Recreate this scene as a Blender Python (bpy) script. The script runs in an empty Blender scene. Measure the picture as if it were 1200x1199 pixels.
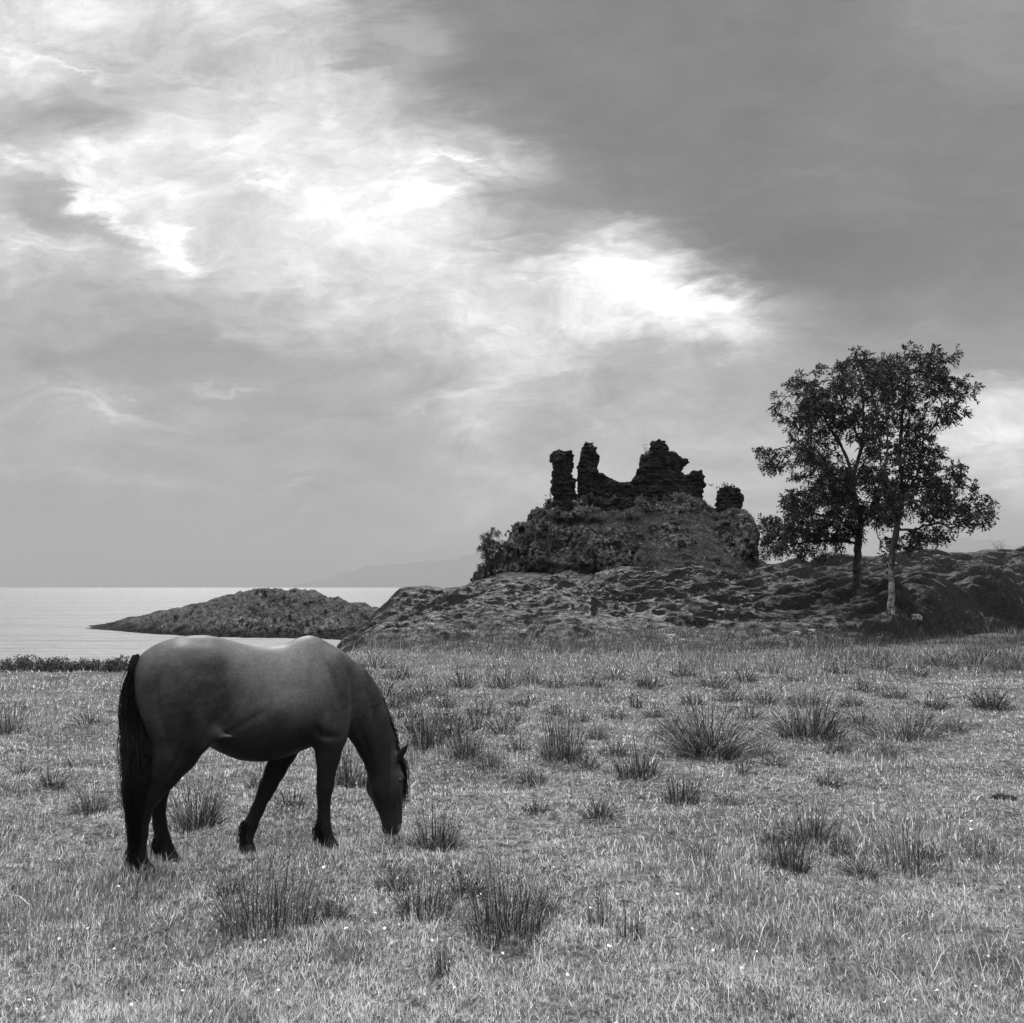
import bpy, math
import numpy as np

# ------------------------------------------------------------------ camera, sky, sun, exposure
SC = bpy.context.scene
COL = SC.collection
FOC = 1200.0                      # focal length in photograph pixels (photo 1200 x 1199)
CAM_H = 1.7
PITCH = math.atan(88.5 / FOC)

cam_data = bpy.data.cameras.new('camera')
cam_data.sensor_fit = 'HORIZONTAL'
cam_data.sensor_width = 36.0
cam_data.lens = 36.0
cam_data.clip_start = 0.05
cam_data.clip_end = 40000.0
cam = bpy.data.objects.new('camera', cam_data)
cam.location = (0, 0, CAM_H)
cam.rotation_euler = (math.radians(90) + PITCH, 0, 0)
COL.objects.link(cam)
SC.camera = cam

SUN_AZ, SUN_EL = math.radians(-16), math.radians(36)      # az from +Y towards +X
SUN_STRENGTH, SUN_ANGLE = 1.5, 12
sun_data = bpy.data.lights.new('sun', 'SUN')
sun_data.energy = SUN_STRENGTH
sun_data.angle = math.radians(SUN_ANGLE)
sun_data.color = (1.0, 1.0, 1.0)
sun = bpy.data.objects.new('sun', sun_data)
sd = (math.sin(SUN_AZ) * math.cos(SUN_EL), math.cos(SUN_AZ) * math.cos(SUN_EL), math.sin(SUN_EL))
from mathutils import Vector
sun.rotation_euler = Vector(sd).to_track_quat('Z', 'Y').to_euler()
sun.location = (sd[0] * 60, sd[1] * 60, sd[2] * 60)
COL.objects.link(sun)

SC.view_settings.view_transform = 'Standard'
SC.view_settings.look = 'None'
SC.view_settings.exposure = 0.0
SC.view_settings.gamma = 1.0
SC.cycles.max_bounces = 8
SC.cycles.transparent_max_bounces = 8
SC.cycles.volume_bounces = 1
SC.cycles.use_denoising = True
SC.cycles.denoising_prefilter = 'NONE'

ZENITH = 4.6          # radiance of the unseen sky overhead, raised to brighten the field
BEHIND = 0.28         # unseen sky behind the camera, kept dim to darken faces turned this way

# cloud brightness (0-255 as displayed) by direction; columns are image x, rows image y
SKY_X = [-300, 0, 50, 100, 150, 200, 250, 300, 350, 400, 450, 500, 550, 600, 650, 700, 750, 800, 850, 900, 1000, 1100, 1150, 1200, 1500]
SKY_ROWS = {
  -80: [215, 222, 225, 225, 215, 210, 205, 200, 195, 165, 145, 138, 138, 140, 140, 140, 140, 140, 142, 145, 150, 152, 152, 152, 155],
    0: [210, 215, 228, 236, 222, 210, 218, 208, 216, 178, 148, 134, 136, 140, 138, 135, 135, 135, 136, 138, 140, 150, 150, 150, 150],
   70: [210, 226, 214, 206, 204, 204, 206, 206, 208, 186, 186, 172, 140, 130, 129, 129, 130, 130, 131, 132, 138, 142, 145, 145, 145],
  140: [182, 182, 179, 180, 200, 208, 216, 220, 222, 216, 206, 184, 170, 148, 134, 127, 128, 130, 130, 130, 135, 136, 133, 132, 135],
  200: [200, 214, 206, 238, 238, 222, 226, 234, 234, 246, 250, 236, 212, 200, 158, 140, 133, 129, 123, 125, 131, 129, 129, 131, 133],
  240: [200, 192, 190, 196, 250, 244, 222, 236, 238, 255, 255, 236, 190, 180, 158, 148, 140, 132, 124, 125, 133, 129, 129, 131, 133],
  285: [200, 208, 214, 204, 206, 240, 226, 222, 232, 238, 236, 228, 214, 184, 176, 204, 216, 165, 131, 124, 120, 123, 125, 129, 131],
  320: [195, 200, 200, 196, 202, 212, 208, 222, 224, 226, 230, 234, 228, 226, 232, 238, 244, 240, 186, 133, 122, 125, 129, 130, 133],
  358: [179, 177, 179, 180, 180, 184, 190, 201, 206, 214, 220, 228, 234, 238, 236, 238, 250, 255, 246, 180, 140, 145, 140, 140, 145],
  420: [175, 178, 167, 166, 164, 163, 164, 166, 167, 171, 177, 194, 208, 221, 208, 192, 188, 184, 177, 169, 159, 155, 151, 151, 155],
  490: [180, 192, 190, 196, 188, 179, 177, 175, 175, 175, 179, 194, 221, 210, 192, 188, 190, 192, 188, 182, 196, 235, 241, 233, 220],
  525: [176, 177, 177, 179, 177, 173, 173, 173, 175, 173, 175, 188, 212, 202, 196, 196, 202, 202, 200, 200, 210, 250, 243, 245, 225],
  570: [173, 175, 180, 179, 173, 169, 171, 173, 177, 175, 177, 184, 200, 204, 206, 210, 210, 212, 212, 212, 214, 231, 218, 227, 216],
  630: [161, 163, 163, 165, 167, 168, 170, 171, 173, 177, 186, 198, 200, 197, 197, 198, 200, 202, 205, 207, 213, 215, 207, 204, 202],
  690: [146, 148, 149, 152, 153, 154, 156, 158, 160, 163, 167, 173, 179, 182, 184, 186, 188, 190, 192, 194, 198, 200, 198, 196, 192],
}

WISPS = [  # image x, y, half length, half width, slope (degrees, down to the right), gain
 (40, 205, 60, 9, 28, 0.35), (115, 240, 60, 11, 42, 0.45), (190, 282, 40, 7, 15, 0.40), (110, 200, 30, 14, 60, 0.15), (430, 240, 90, 22, -8, 0.16), (530, 200, 60, 4, -8, 0.30), (560, 215, 50, 4, -12, 0.2), (790, 356, 90, 28, 8, 0.14),
 (740, 320, 50, 12, 15, 0.2), (425, 74, 60, 11, 4, -0.26), (45, 72, 60, 5, 20, 0.22), (85, 88, 30, 5, 25, 0.2), (215, 108, 45, 6, 20, 0.18), (265, 455, 45, 5, 3, 0.40), (150, 486, 70, 6, 10, 0.36), (60, 470, 60, 7, 12, 0.24), (60, 420, 120, 16, 4, -0.12), (270, 405, 110, 18, 6, -0.16), (250, 510, 150, 10, 4, -0.12), (60, 610, 150, 16, 2, -0.10), (330, 470, 110, 12, 8, -0.10), (300, 545, 90, 6, -6, 0.12), (420, 555, 80, 10, -10, -0.10),
 (50, 560, 80, 6, 2, 0.20), (165, 566, 60, 6, 6, 0.20), (120, 585, 160, 9, 3, -0.10), (342, 568, 18, 5, -30, 0.45), (346, 596, 12, 4, -35, 0.45), (560, 505, 45, 14, 45, 0.22), (495, 466, 45, 5, -20, 0.22), (555, 445, 50, 8, -25, 0.2), (520, 612, 80, 9, -20, 0.26),
 (465, 642, 60, 7, -14, 0.20), (500, 650, 90, 8, -4, -0.10), (1090, 375, 60, 6, -8, 0.16), (860, 235, 100, 8, -16, 0.12), (1010, 205, 60, 6, -5, 0.10), (1160, 512, 60, 18, -3, 0.30), (1165, 577, 60, 5, -8, 0.25), (1120, 540, 50, 8, -35, -0.22),
 (640, 422, 60, 16, 12, 0.16), (920, 300, 130, 20, -12, -0.12), (580, 240, 60, 11, -8, -0.20), (590, 278, 50, 8, -8, -0.14), (560, 120, 60, 14, 40, -0.10), (730, 283, 30, 5, 4, 0.24), (60, 255, 60, 14, 18, -0.16), (70, 140, 60, 16, 25, -0.14),
 (600, 288, 60, 4, -10, 0.18), (640, 335, 70, 6, -4, 0.12), (350, 330, 60, 6, 5, 0.12), (420, 350, 40, 5, -8, 0.14), (30, 290, 60, 4, 4, 0.14), (380, 140, 12, 10, 50, 0.22), (300, 225, 24, 6, 0, 0.3), (575, 130, 24, 6, -10, 0.16),
 (700, 440, 90, 8, -6, -0.12), (820, 450, 90, 9, 3, -0.08), (700, 500, 60, 4, -30, 0.10)]

def lin(v):
    v = v / 255.0
    return v / 12.92 if v <= 0.04045 else ((v + 0.055) / 1.055) ** 2.4

class NT:
    """small helper for writing node trees"""
    def __init__(self, tree):
        self.t = tree
        tree.nodes.clear()
    def n(self, typ, **kw):
        nd = self.t.nodes.new(typ)
        for k, v in kw.items():
            setattr(nd, k, v)
        return nd
    def link(self, a, b):
        self.t.links.new(a, b)
    def put(self, sock, v):
        if isinstance(v, bpy.types.NodeSocket):
            self.t.links.new(v, sock)
        else:
            sock.default_value = v
    def math(self, op, a, b=0.0, c=0.0, clamp=False):
        nd = self.n('ShaderNodeMath', operation=op, use_clamp=clamp)
        for i, v in enumerate((a, b, c)):
            self.put(nd.inputs[i], v)
        return nd.outputs[0]
    def vmath(self, op, a, b=(0, 0, 0)):
        nd = self.n('ShaderNodeVectorMath', operation=op)
        self.put(nd.inputs[0], a); self.put(nd.inputs[1], b)
        return nd.outputs[0]
    def rng(self, v, a, b, c=0.0, d=1.0, smooth=True):
        nd = self.n('ShaderNodeMapRange', interpolation_type='SMOOTHSTEP' if smooth else 'LINEAR')
        self.put(nd.inputs[0], v)
        for i, q in enumerate((a, b, c, d)):
            self.put(nd.inputs[i + 1], q)
        return nd.outputs[0]
    def noise(self, vec, scale, detail=4, rough=0.5, dist=0.0):
        nd = self.n('ShaderNodeTexNoise')
        nd.noise_dimensions = '3D'
        self.put(nd.inputs['Vector'], vec)
        nd.inputs['Scale'].default_value = scale
        nd.inputs['Detail'].default_value = detail
        nd.inputs['Roughness'].default_value = rough
        nd.inputs['Distortion'].default_value = dist
        return nd.outputs['Fac']
    def mix(self, f, a, b):
        nd = self.n('ShaderNodeMix', data_type='FLOAT')
        self.put(nd.inputs[0], f); self.put(nd.inputs[2], a); self.put(nd.inputs[3], b)
        return nd.outputs[0]
    def comb(self, x, y, z):
        nd = self.n('ShaderNodeCombineXYZ')
        for i, v in enumerate((x, y, z)):
            self.put(nd.inputs[i], v)
        return nd.outputs[0]

def build_world():
    w = bpy.data.worlds.new('World')
    SC.world = w
    w.use_nodes = True
    N = NT(w.node_tree)
    co = N.n('ShaderNodeTexCoord').outputs['Generated']
    sep = N.n('ShaderNodeSeparateXYZ'); N.link(co, sep.inputs[0])
    x, y, z = sep.outputs
    yc = N.math('MAXIMUM', y, 0.35)
    hx = N.math('DIVIDE', x, yc)             # direction tangents, world-fixed
    hz = N.math('DIVIDE', z, yc)
    # cloud edges: shift the direction by layered noise, finer and flatter near the horizon
    zs = N.math('MULTIPLY', hz, 2.2)
    p1 = N.comb(hx, N.math('MULTIPLY', hx, 0.3), zs)
    rot = N.comb(N.math('ADD', hx, N.math('MULTIPLY', hz, 0.6)), 3.7, N.math('SUBTRACT', N.math('MULTIPLY', hz, 3.0), N.math('MULTIPLY', hx, 0.4)))
    nA = N.noise(p1, 3.2, 6, 0.58, 0.6)
    nB = N.noise(N.vmath('ADD', p1, (7.3, 2.1, 5.5)), 3.6, 6, 0.58, 0.6)
    nC = N.noise(rot, 7.0, 8, 0.62, 0.9)
    nD = N.noise(N.vmath('ADD', rot, (1.3, 9.1, 2.5)), 16.0, 6, 0.6, 0.5)
    amp = N.rng(hz, 0.0, 0.3, 0.5, 1.0)
    wx = N.math('MULTIPLY', N.math('ADD', N.math('SUBTRACT', nA, 0.5), N.math('MULTIPLY', N.math('SUBTRACT', nC, 0.5), 0.8)), N.math('MULTIPLY', amp, 0.13))
    wz = N.math('MULTIPLY', N.math('ADD', N.math('SUBTRACT', nB, 0.5), N.math('MULTIPLY', N.math('SUBTRACT', nD, 0.5), 0.7)), N.math('MULTIPLY', amp, 0.085))
    ax = N.math('ADD', hx, wx)
    az = N.math('ADD', hz, wz)
    lo, hi = -0.85, 0.85
    pos = N.rng(ax, lo, hi, 0.0, 1.0, smooth=False)
    prev = None
    keys = sorted(SKY_ROWS, reverse=True)    # from the horizon upwards
    def elev(py):
        return math.tan(math.atan((599.5 - py) / FOC) + PITCH)
    for i, k in enumerate(keys):
        rp = N.n('ShaderNodeValToRGB')
        cr = rp.color_ramp
        cr.interpolation = 'CARDINAL'
        vals = SKY_ROWS[k]
        while len(cr.elements) < len(vals):
            cr.elements.new(0.5)
        for e, sx in zip(cr.elements, SKY_X):
            e.position = 0.0
        for j, sx in enumerate(SKY_X):
            cr.elements[j].position = ((sx - 600) / FOC - lo) / (hi - lo)
        for j, v in enumerate(vals):
            q = lin(v) * (1.0 + 0.12 * min(1.0, max(0.0, (v - 200) / 42.0)) - 0.12 * min(1.0, max(0.0, (165 - v) / 25.0)))
            if v >= 244: q *= 1.0 + (v - 244) * 0.02
            cr.elements[j].color = (q, q, q, 1)
        N.link(pos, rp.inputs[0])
        bw = N.n('ShaderNodeRGBToBW'); N.link(rp.outputs[0], bw.inputs[0])
        v = bw.outputs[0]
        if prev is None:
            prev = v
        else:
            prev = N.mix(N.rng(az, elev(keys[i - 1]), elev(k)), prev, v)
    # single wisps, bright gaps and darker shreds
    P = N.comb(ax, az, 0.0)
    gain = 1.0
    for (sx, sy, L, W, ang, a) in WISPS:
        mp = N.n('ShaderNodeMapping', vector_type='TEXTURE')
        N.link(P, mp.inputs['Vector'])
        mp.inputs['Location'].default_value = ((sx - 600) / FOC, elev(sy), 0)
        mp.inputs['Rotation'].default_value = (0, 0, math.radians(-ang))
        mp.inputs['Scale'].default_value = (L / FOC, W / FOC, 1)
        dt = N.n('ShaderNodeVectorMath', operation='DOT_PRODUCT')
        N.link(mp.outputs[0], dt.inputs[0]); N.link(mp.outputs[0], dt.inputs[1])
        e = N.math('EXPONENT', N.math('MULTIPLY', dt.outputs['Value'], -1.0))
        gain = N.math('MULTIPLY_ADD', e, a, gain)
    prev = N.math('MULTIPLY', prev, gain)
    # billows
    bl = N.noise(N.comb(N.math('MULTIPLY', hx, 1.5), 4.0, N.math('ADD', N.math('MULTIPLY', hz, 3.4), N.math('MULTIPLY', nB, 0.5))), 6.0, 9, 0.66, 0.8)
    # thin streaks
    st = N.noise(N.comb(N.math('MULTIPLY', hx, 1.2), 1.0, N.math('ADD', N.math('MULTIPLY', hz, 6.0), N.math('MULTIPLY', nA, 1.6))), 4.0, 7, 0.62, 0.3)
    br = N.rng(prev, 0.2, 0.6, 0.36, 0.80)
    front = N.math('MULTIPLY', prev, N.math('ADD', 1.0, N.math('MULTIPLY', N.math('SUBTRACT', st, 0.5), br)))
    front = N.math('MULTIPLY', front, N.math('ADD', 1.0, N.math('MULTIPLY', N.math('SUBTRACT', bl, 0.5), N.math('MULTIPLY', br, 1.6))))
    # everything the frame does not see: overcast, brighter overhead
    cl = N.noise(N.vmath('MULTIPLY', co, (1, 1, 2)), 2.2, 5, 0.55, 0.5)
    dome = N.mix(N.rng(z, 0.35, 0.95), BEHIND, ZENITH)
    dome = N.math('MULTIPLY', dome, N.rng(cl, 0.3, 0.7, 0.75, 1.25))
    up = N.math('MULTIPLY', N.rng(y, 0.38, 0.62), N.math('SUBTRACT', 1.0, N.rng(hz, 0.62, 1.1)))
    front = N.math('MULTIPLY', N.math('POWER', N.math('MULTIPLY', front, 1 / 0.44), 1.17), 0.44)
    cloud = N.mix(up, dome, front)
    sky = N.n('ShaderNodeTexSky', sky_type='NISHITA')
    sky.sun_disc = False
    sky.sun_elevation = SUN_EL
    sky.sun_rotation = SUN_AZ
    sb = N.n('ShaderNodeRGBToBW'); N.link(sky.outputs[0], sb.inputs[0])
    thin = N.math('MULTIPLY', sb.outputs[0], 0.1)      # the clear sky behind the clouds
    val = N.mix(0.97, thin, cloud)
    bg = N.n('ShaderNodeBackground')
    N.link(N.comb(val, val, val), bg.inputs['Color'])
    bg.inputs['Strength'].default_value = 1.0
    out = N.n('ShaderNodeOutputWorld')
    N.link(bg.outputs[0], out.inputs['Surface'])

build_world()

# ------------------------------------------------------------------ helpers
RNG = np.random.default_rng(7)
COSP, SINP = math.cos(PITCH), math.sin(PITCH)

def at(px, py, Y):
    """the place at depth Y that the photograph shows at pixel (px, py)"""
    px = np.asarray(px, float); py = np.asarray(py, float); Y = np.asarray(Y, float)
    cx = (px - 600.0) / FOC; cy = (599.5 - py) / FOC
    dy = COSP - cy * SINP; dz = SINP + cy * COSP
    return cx / dy * Y, Y * np.ones_like(cx), CAM_H + dz / dy * Y

def ground_at(px, py, z=0.0):
    cx = (np.asarray(px, float) - 600.0) / FOC; cy = (599.5 - np.asarray(py, float)) / FOC
    dy = COSP - cy * SINP; dz = SINP + cy * COSP
    t = (z - CAM_H) / dz
    return cx * t, dy * t

def h_int(i, j, k, seed):
    n = (i.astype(np.int64) * 374761393 + j.astype(np.int64) * 668265263 + k.astype(np.int64) * 2147483647 + seed * 1274126177) & 0xffffffff
    n = ((n ^ (n >> 13)) * 1274126177) & 0xffffffff
    n = ((n ^ (n >> 15)) * 2246822519) & 0xffffffff
    return ((n ^ (n >> 16)) & 0xffffff) / float(0xffffff)

def vnoise(x, y, z, seed=0):
    x, y, z = np.broadcast_arrays(np.asarray(x, float), np.asarray(y, float), np.asarray(z, float))
    i, j, k = np.floor(x), np.floor(y), np.floor(z)
    fx, fy, fz = x - i, y - j, z - k
    u = fx * fx * fx * (fx * (fx * 6 - 15) + 10); v = fy * fy * fy * (fy * (fy * 6 - 15) + 10); w = fz * fz * fz * (fz * (fz * 6 - 15) + 10)
    i = i.astype(np.int64); j = j.astype(np.int64); k = k.astype(np.int64)
    r = 0
    for a in (0, 1):
        for b in (0, 1):
            for c in (0, 1):
                r = r + h_int(i + a, j + b, k + c, seed) * (u if a else 1 - u) * (v if b else 1 - v) * (w if c else 1 - w)
    return r * 2 - 1

def fbm(x, y, z=0.0, octv=4, seed=0, gain=0.5):
    s, a, f = 0, 1.0, 1.0
    for o in range(octv):
        s = s + a * vnoise(x * f, y * f, z * f, seed + o * 17)
        a *= gain; f *= 2.03
    return s

def blocks(u, v, w, seed):
    # broken faces: offsets that are constant over irregular blocks
    u = u + 0.35 * vnoise(u * 0.7, v * 0.7, w * 0.7, seed + 1); v = v + 0.35 * vnoise(u * 0.7, v * 0.7, w * 0.7, seed + 2)
    i = np.floor(v).astype(np.int64)
    j = np.floor(u + 0.5 * (i % 2) + 0.3 * h_int(i, i * 0, i * 0, seed + 5)).astype(np.int64)
    k = np.floor(w).astype(np.int64)
    return h_int(j, i, k, seed) * 2 - 1

def smooth(e0, e1, v):
    t = np.clip((v - e0) / (e1 - e0), 0, 1)
    return t * t * (3 - 2 * t)

def mesh_from(name, verts, faces, mat=None, smooth_shade=True, colors=None):
    """verts (n,3); faces: list of arrays, each (m,k)"""
    me = bpy.data.meshes.new(name)
    verts = np.ascontiguousarray(verts, np.float32)
    if not isinstance(faces, list):
        faces = [faces]
    faces = [np.asarray(f, np.int32) for f in faces if len(f)]
    nl = sum(f.size for f in faces); nf = sum(len(f) for f in faces)
    me.vertices.add(len(verts)); me.vertices.foreach_set('co', verts.ravel())
    me.loops.add(nl); me.polygons.add(nf)
    me.loops.foreach_set('vertex_index', np.concatenate([f.ravel() for f in faces]))
    tot = np.concatenate([np.full(len(f), f.shape[1], np.int32) for f in faces])
    st = np.concatenate([[0], np.cumsum(tot)[:-1]]).astype(np.int32)
    me.polygons.foreach_set('loop_start', st)
    try:
        me.polygons.foreach_set('loop_total', tot)
    except Exception:
        pass
    me.update(calc_edges=True)
    me.validate()
    if smooth_shade:
        me.polygons.foreach_set('use_smooth', np.ones(len(me.polygons), bool))
    if colors is not None:
        ca = me.color_attributes.new('tone', 'FLOAT_COLOR', 'POINT')
        c = np.ones((len(verts), 4), np.float32)
        c[:, :3] = np.asarray(colors, np.float32).reshape(-1, 1)
        ca.data.foreach_set('color', c.ravel())
    if mat:
        me.materials.append(mat)
    return me

def link(name, me, parent=None, loc=None):
    o = bpy.data.objects.new(name, me)
    COL.objects.link(o)
    if parent: o.parent = parent
    if loc is not None: o.location = loc
    return o

def tag(o, label=None, cat=None, group=None, kind=None):
    if label: o['label'] = label
    if cat: o['category'] = cat
    if group: o['group'] = group
    if kind: o['kind'] = kind
    return o

def structure(o):
    o['kind'] = 'structure'
    return o

def grid_faces(nu, nv):
    a = np.arange(nu * nv).reshape(nu, nv)
    return np.stack([a[:-1, :-1].ravel(), a[1:, :-1].ravel(), a[1:, 1:].ravel(), a[:-1, 1:].ravel()], 1)

def tubes(paths, radii, sides=6):
    """paths: list of (n,3); radii: list of (n,) -> verts, quads"""
    V, F, off = [], [], 0
    for P, R in zip(paths, radii):
        P = np.asarray(P, float); n = len(P)
        T = np.gradient(P, axis=0); T /= np.linalg.norm(T, axis=1)[:, None] + 1e-9
        ref = np.where(np.abs(T[:, 2:3]) < 0.9, [[0, 0, 1.0]], [[1.0, 0, 0]])
        A = np.cross(T, ref); A /= np.linalg.norm(A, axis=1)[:, None] + 1e-9
        B = np.cross(T, A)
        th = np.arange(sides) * 2 * math.pi / sides
        ring = P[:, None, :] + np.asarray(R)[:, None, None] * (np.cos(th)[None, :, None] * A[:, None, :] + np.sin(th)[None, :, None] * B[:, None, :])
        V.append(ring.reshape(-1, 3))
        k = np.arange(n * sides).reshape(n, sides)
        kn = np.roll(k, -1, axis=1)
        F.append(np.stack([k[:-1].ravel(), kn[:-1].ravel(), kn[1:].ravel(), k[1:].ravel()], 1) + off)
        off += n * sides
    return np.concatenate(V), np.concatenate(F)

def surface_nets(f, org, h):
    """smooth closed surface where f changes sign on a regular grid"""
    nx, ny, nz = f.shape
    s = f < 0
    cnt = np.zeros((nx - 1, ny - 1, nz - 1), np.int8)
    for a in (0, 1):
        for b in (0, 1):
            for c in (0, 1):
                cnt += s[a:nx - 1 + a, b:ny - 1 + b, c:nz - 1 + c]
    act = (cnt > 0) & (cnt < 8)
    I, J, K = np.nonzero(act)
    idx = np.full(act.shape, -1, np.int64); idx[I, J, K] = np.arange(len(I))
    acc = np.zeros((len(I), 3)); num = np.zeros(len(I))
    cs = [(a, b, c) for a in (0, 1) for b in (0, 1) for c in (0, 1)]
    val = {q: f[I + q[0], J + q[1], K + q[2]] for q in cs}
    for p in cs:
        for ax in range(3):
            if p[ax] == 0:
                q = list(p); q[ax] = 1; q = tuple(q)
                va, vb = val[p], val[q]
                cr = (va < 0) != (vb < 0)
                t = np.where(cr, va / np.where(cr, va - vb, 1), 0)
                pt = np.tile(np.array(p, float), (len(I), 1)); pt[:, ax] = t
                acc += pt * cr[:, None]; num += cr
    V = (np.stack([I, J, K], 1) + acc / num[:, None]) * h + np.array(org)
    Q = []
    for ax in range(3):
        sl0 = [slice(None)] * 3; sl1 = [slice(None)] * 3
        sl0[ax] = slice(0, -1); sl1[ax] = slice(1, None)
        a, b = s[tuple(sl0)], s[tuple(sl1)]
        ch = a != b
        u, v = (ax + 1) % 3, (ax + 2) % 3
        ii = np.stack(np.nonzero(ch), 1)
        ok = (ii[:, u] > 0) & (ii[:, v] > 0) & (ii[:, u] < f.shape[u] - 1) & (ii[:, v] < f.shape[v] - 1)
        ii = ii[ok]
        ins = a[ii[:, 0], ii[:, 1], ii[:, 2]]
        def g(du, dv):
            k = ii.copy(); k[:, u] -= du; k[:, v] -= dv
            return idx[k[:, 0], k[:, 1], k[:, 2]]
        q = np.stack([g(1, 1), g(0, 1), g(0, 0), g(1, 0)], 1)
        q[~ins] = q[~ins][:, ::-1]
        Q.append(q)
    return V, np.concatenate(Q)

def relax(V, Q, it=2, lam=0.5):
    n = len(V)
    e = np.concatenate([Q[:, [0, 1]], Q[:, [1, 2]], Q[:, [2, 3]], Q[:, [3, 0]]])
    deg = np.bincount(e.ravel(), minlength=n)[:, None] + 1e-9
    for _ in range(it):
        s = np.zeros_like(V)
        for c in range(3):
            s[:, c] = np.bincount(e[:, 0], V[e[:, 1], c], n) + np.bincount(e[:, 1], V[e[:, 0], c], n)
        V = V + lam * (s / deg - V)
    return V

def smin(a, b, k):
    h = np.clip(0.5 + 0.5 * (b - a) / k, 0, 1)
    return b + (a - b) * h - k * h * (1 - h)

def poly_sdf(px, pz, poly):
    poly = np.asarray(poly, float)
    d = np.full(px.shape, 1e9); inside = np.zeros(px.shape, bool)
    n = len(poly)
    for i in range(n):
        a = poly[i]; b = poly[(i + 1) % n]
        e = b - a
        wx, wz = px - a[0], pz - a[1]
        t = np.clip((wx * e[0] + wz * e[1]) / (e @ e + 1e-12), 0, 1)
        d = np.minimum(d, (wx - e[0] * t) ** 2 + (wz - e[1] * t) ** 2)
        c = ((a[1] <= pz) & (b[1] > pz)) | ((b[1] <= pz) & (a[1] > pz))
        xi = a[0] + (pz - a[1]) / (b[1] - a[1] if b[1] != a[1] else 1e-12) * e[0]
        inside ^= c & (px < xi)
    d = np.sqrt(d)
    return np.where(inside, -d, d)

# ------------------------------------------------------------------ materials (the photograph is black and white: greys)
def new_mat(name):
    m = bpy.data.materials.new(name)
    m.use_nodes = True
    return m, NT(m.node_tree)

def finish(N, col, rough=0.9, spec=0.2, normal=None, trans=0.0, sheen=0.0):
    b = N.n('ShaderNodeBsdfPrincipled')
    N.link(N.comb(col, col, col), b.inputs['Base Color']) if isinstance(col, bpy.types.NodeSocket) else b.inputs['Base Color'].__setattr__('default_value', (col, col, col, 1))
    N.put(b.inputs['Roughness'], rough)
    N.put(b.inputs['Specular IOR Level'], spec)
    if sheen:
        b.inputs['Sheen Weight'].default_value = sheen
        b.inputs['Sheen Roughness'].default_value = 0.4
    if normal is not None:
        N.link(normal, b.inputs['Normal'])
    sh = b.outputs[0]
    if trans:
        t = N.n('ShaderNodeBsdfTranslucent')
        N.link(N.comb(col, col, col), t.inputs['Color'])
        mx = N.n('ShaderNodeMixShader'); mx.inputs[0].default_value = trans
        N.link(sh, mx.inputs[1]); N.link(t.outputs[0], mx.inputs[2])
        sh = mx.outputs[0]
    o = N.n('ShaderNodeOutputMaterial')
    N.link(sh, o.inputs['Surface'])

def attr(N, name='tone'):
    a = N.n('ShaderNodeAttribute', attribute_name=name)
    return a.outputs['Fac']

def bump(N, h, strength=0.5, dist=0.05):
    b = N.n('ShaderNodeBump')
    b.inputs['Strength'].default_value = strength
    b.inputs['Distance'].default_value = dist
    N.link(h, b.inputs['Height'])
    return b.outputs[0]

def mat_attr(name, rough=0.9, spec=0.2, trans=0.0, noise_scale=0, noise_amt=0.0, sheen=0.0, gain=1.0):
    m, N = new_mat(name)
    c = attr(N)
    if gain != 1.0: c = N.math('MULTIPLY', c, gain)
    if noise_scale:
        co = N.n('ShaderNodeTexCoord').outputs['Object']
        n = N.noise(co, noise_scale, 4, 0.6)
        c = N.math('MULTIPLY', c, N.rng(n, 0.25, 0.75, 1 - noise_amt, 1 + noise_amt))
    finish(N, c, rough, spec, None, trans, sheen)
    return m

def mat_ground():
    m, N = new_mat('turf')
    co = N.n('ShaderNodeTexCoord').outputs['Object']
    n1 = N.noise(co, 0.9, 5, 0.6); n2 = N.noise(co, 14, 6, 0.65); n3 = N.noise(N.vmath('MULTIPLY', co, (1, 0.5, 1)), 60, 3, 0.6)
    c = N.math('MULTIPLY', N.rng(n2, 0.3, 0.7, 0.03, 0.15), N.rng(n1, 0.3, 0.7, 0.7, 1.3))
    c = N.math('MULTIPLY', c, N.rng(n3, 0.3, 0.7, 0.4, 1.6))
    finish(N, c, 0.95, 0.05, bump(N, n3, 0.7, 0.03))
    return m

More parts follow.
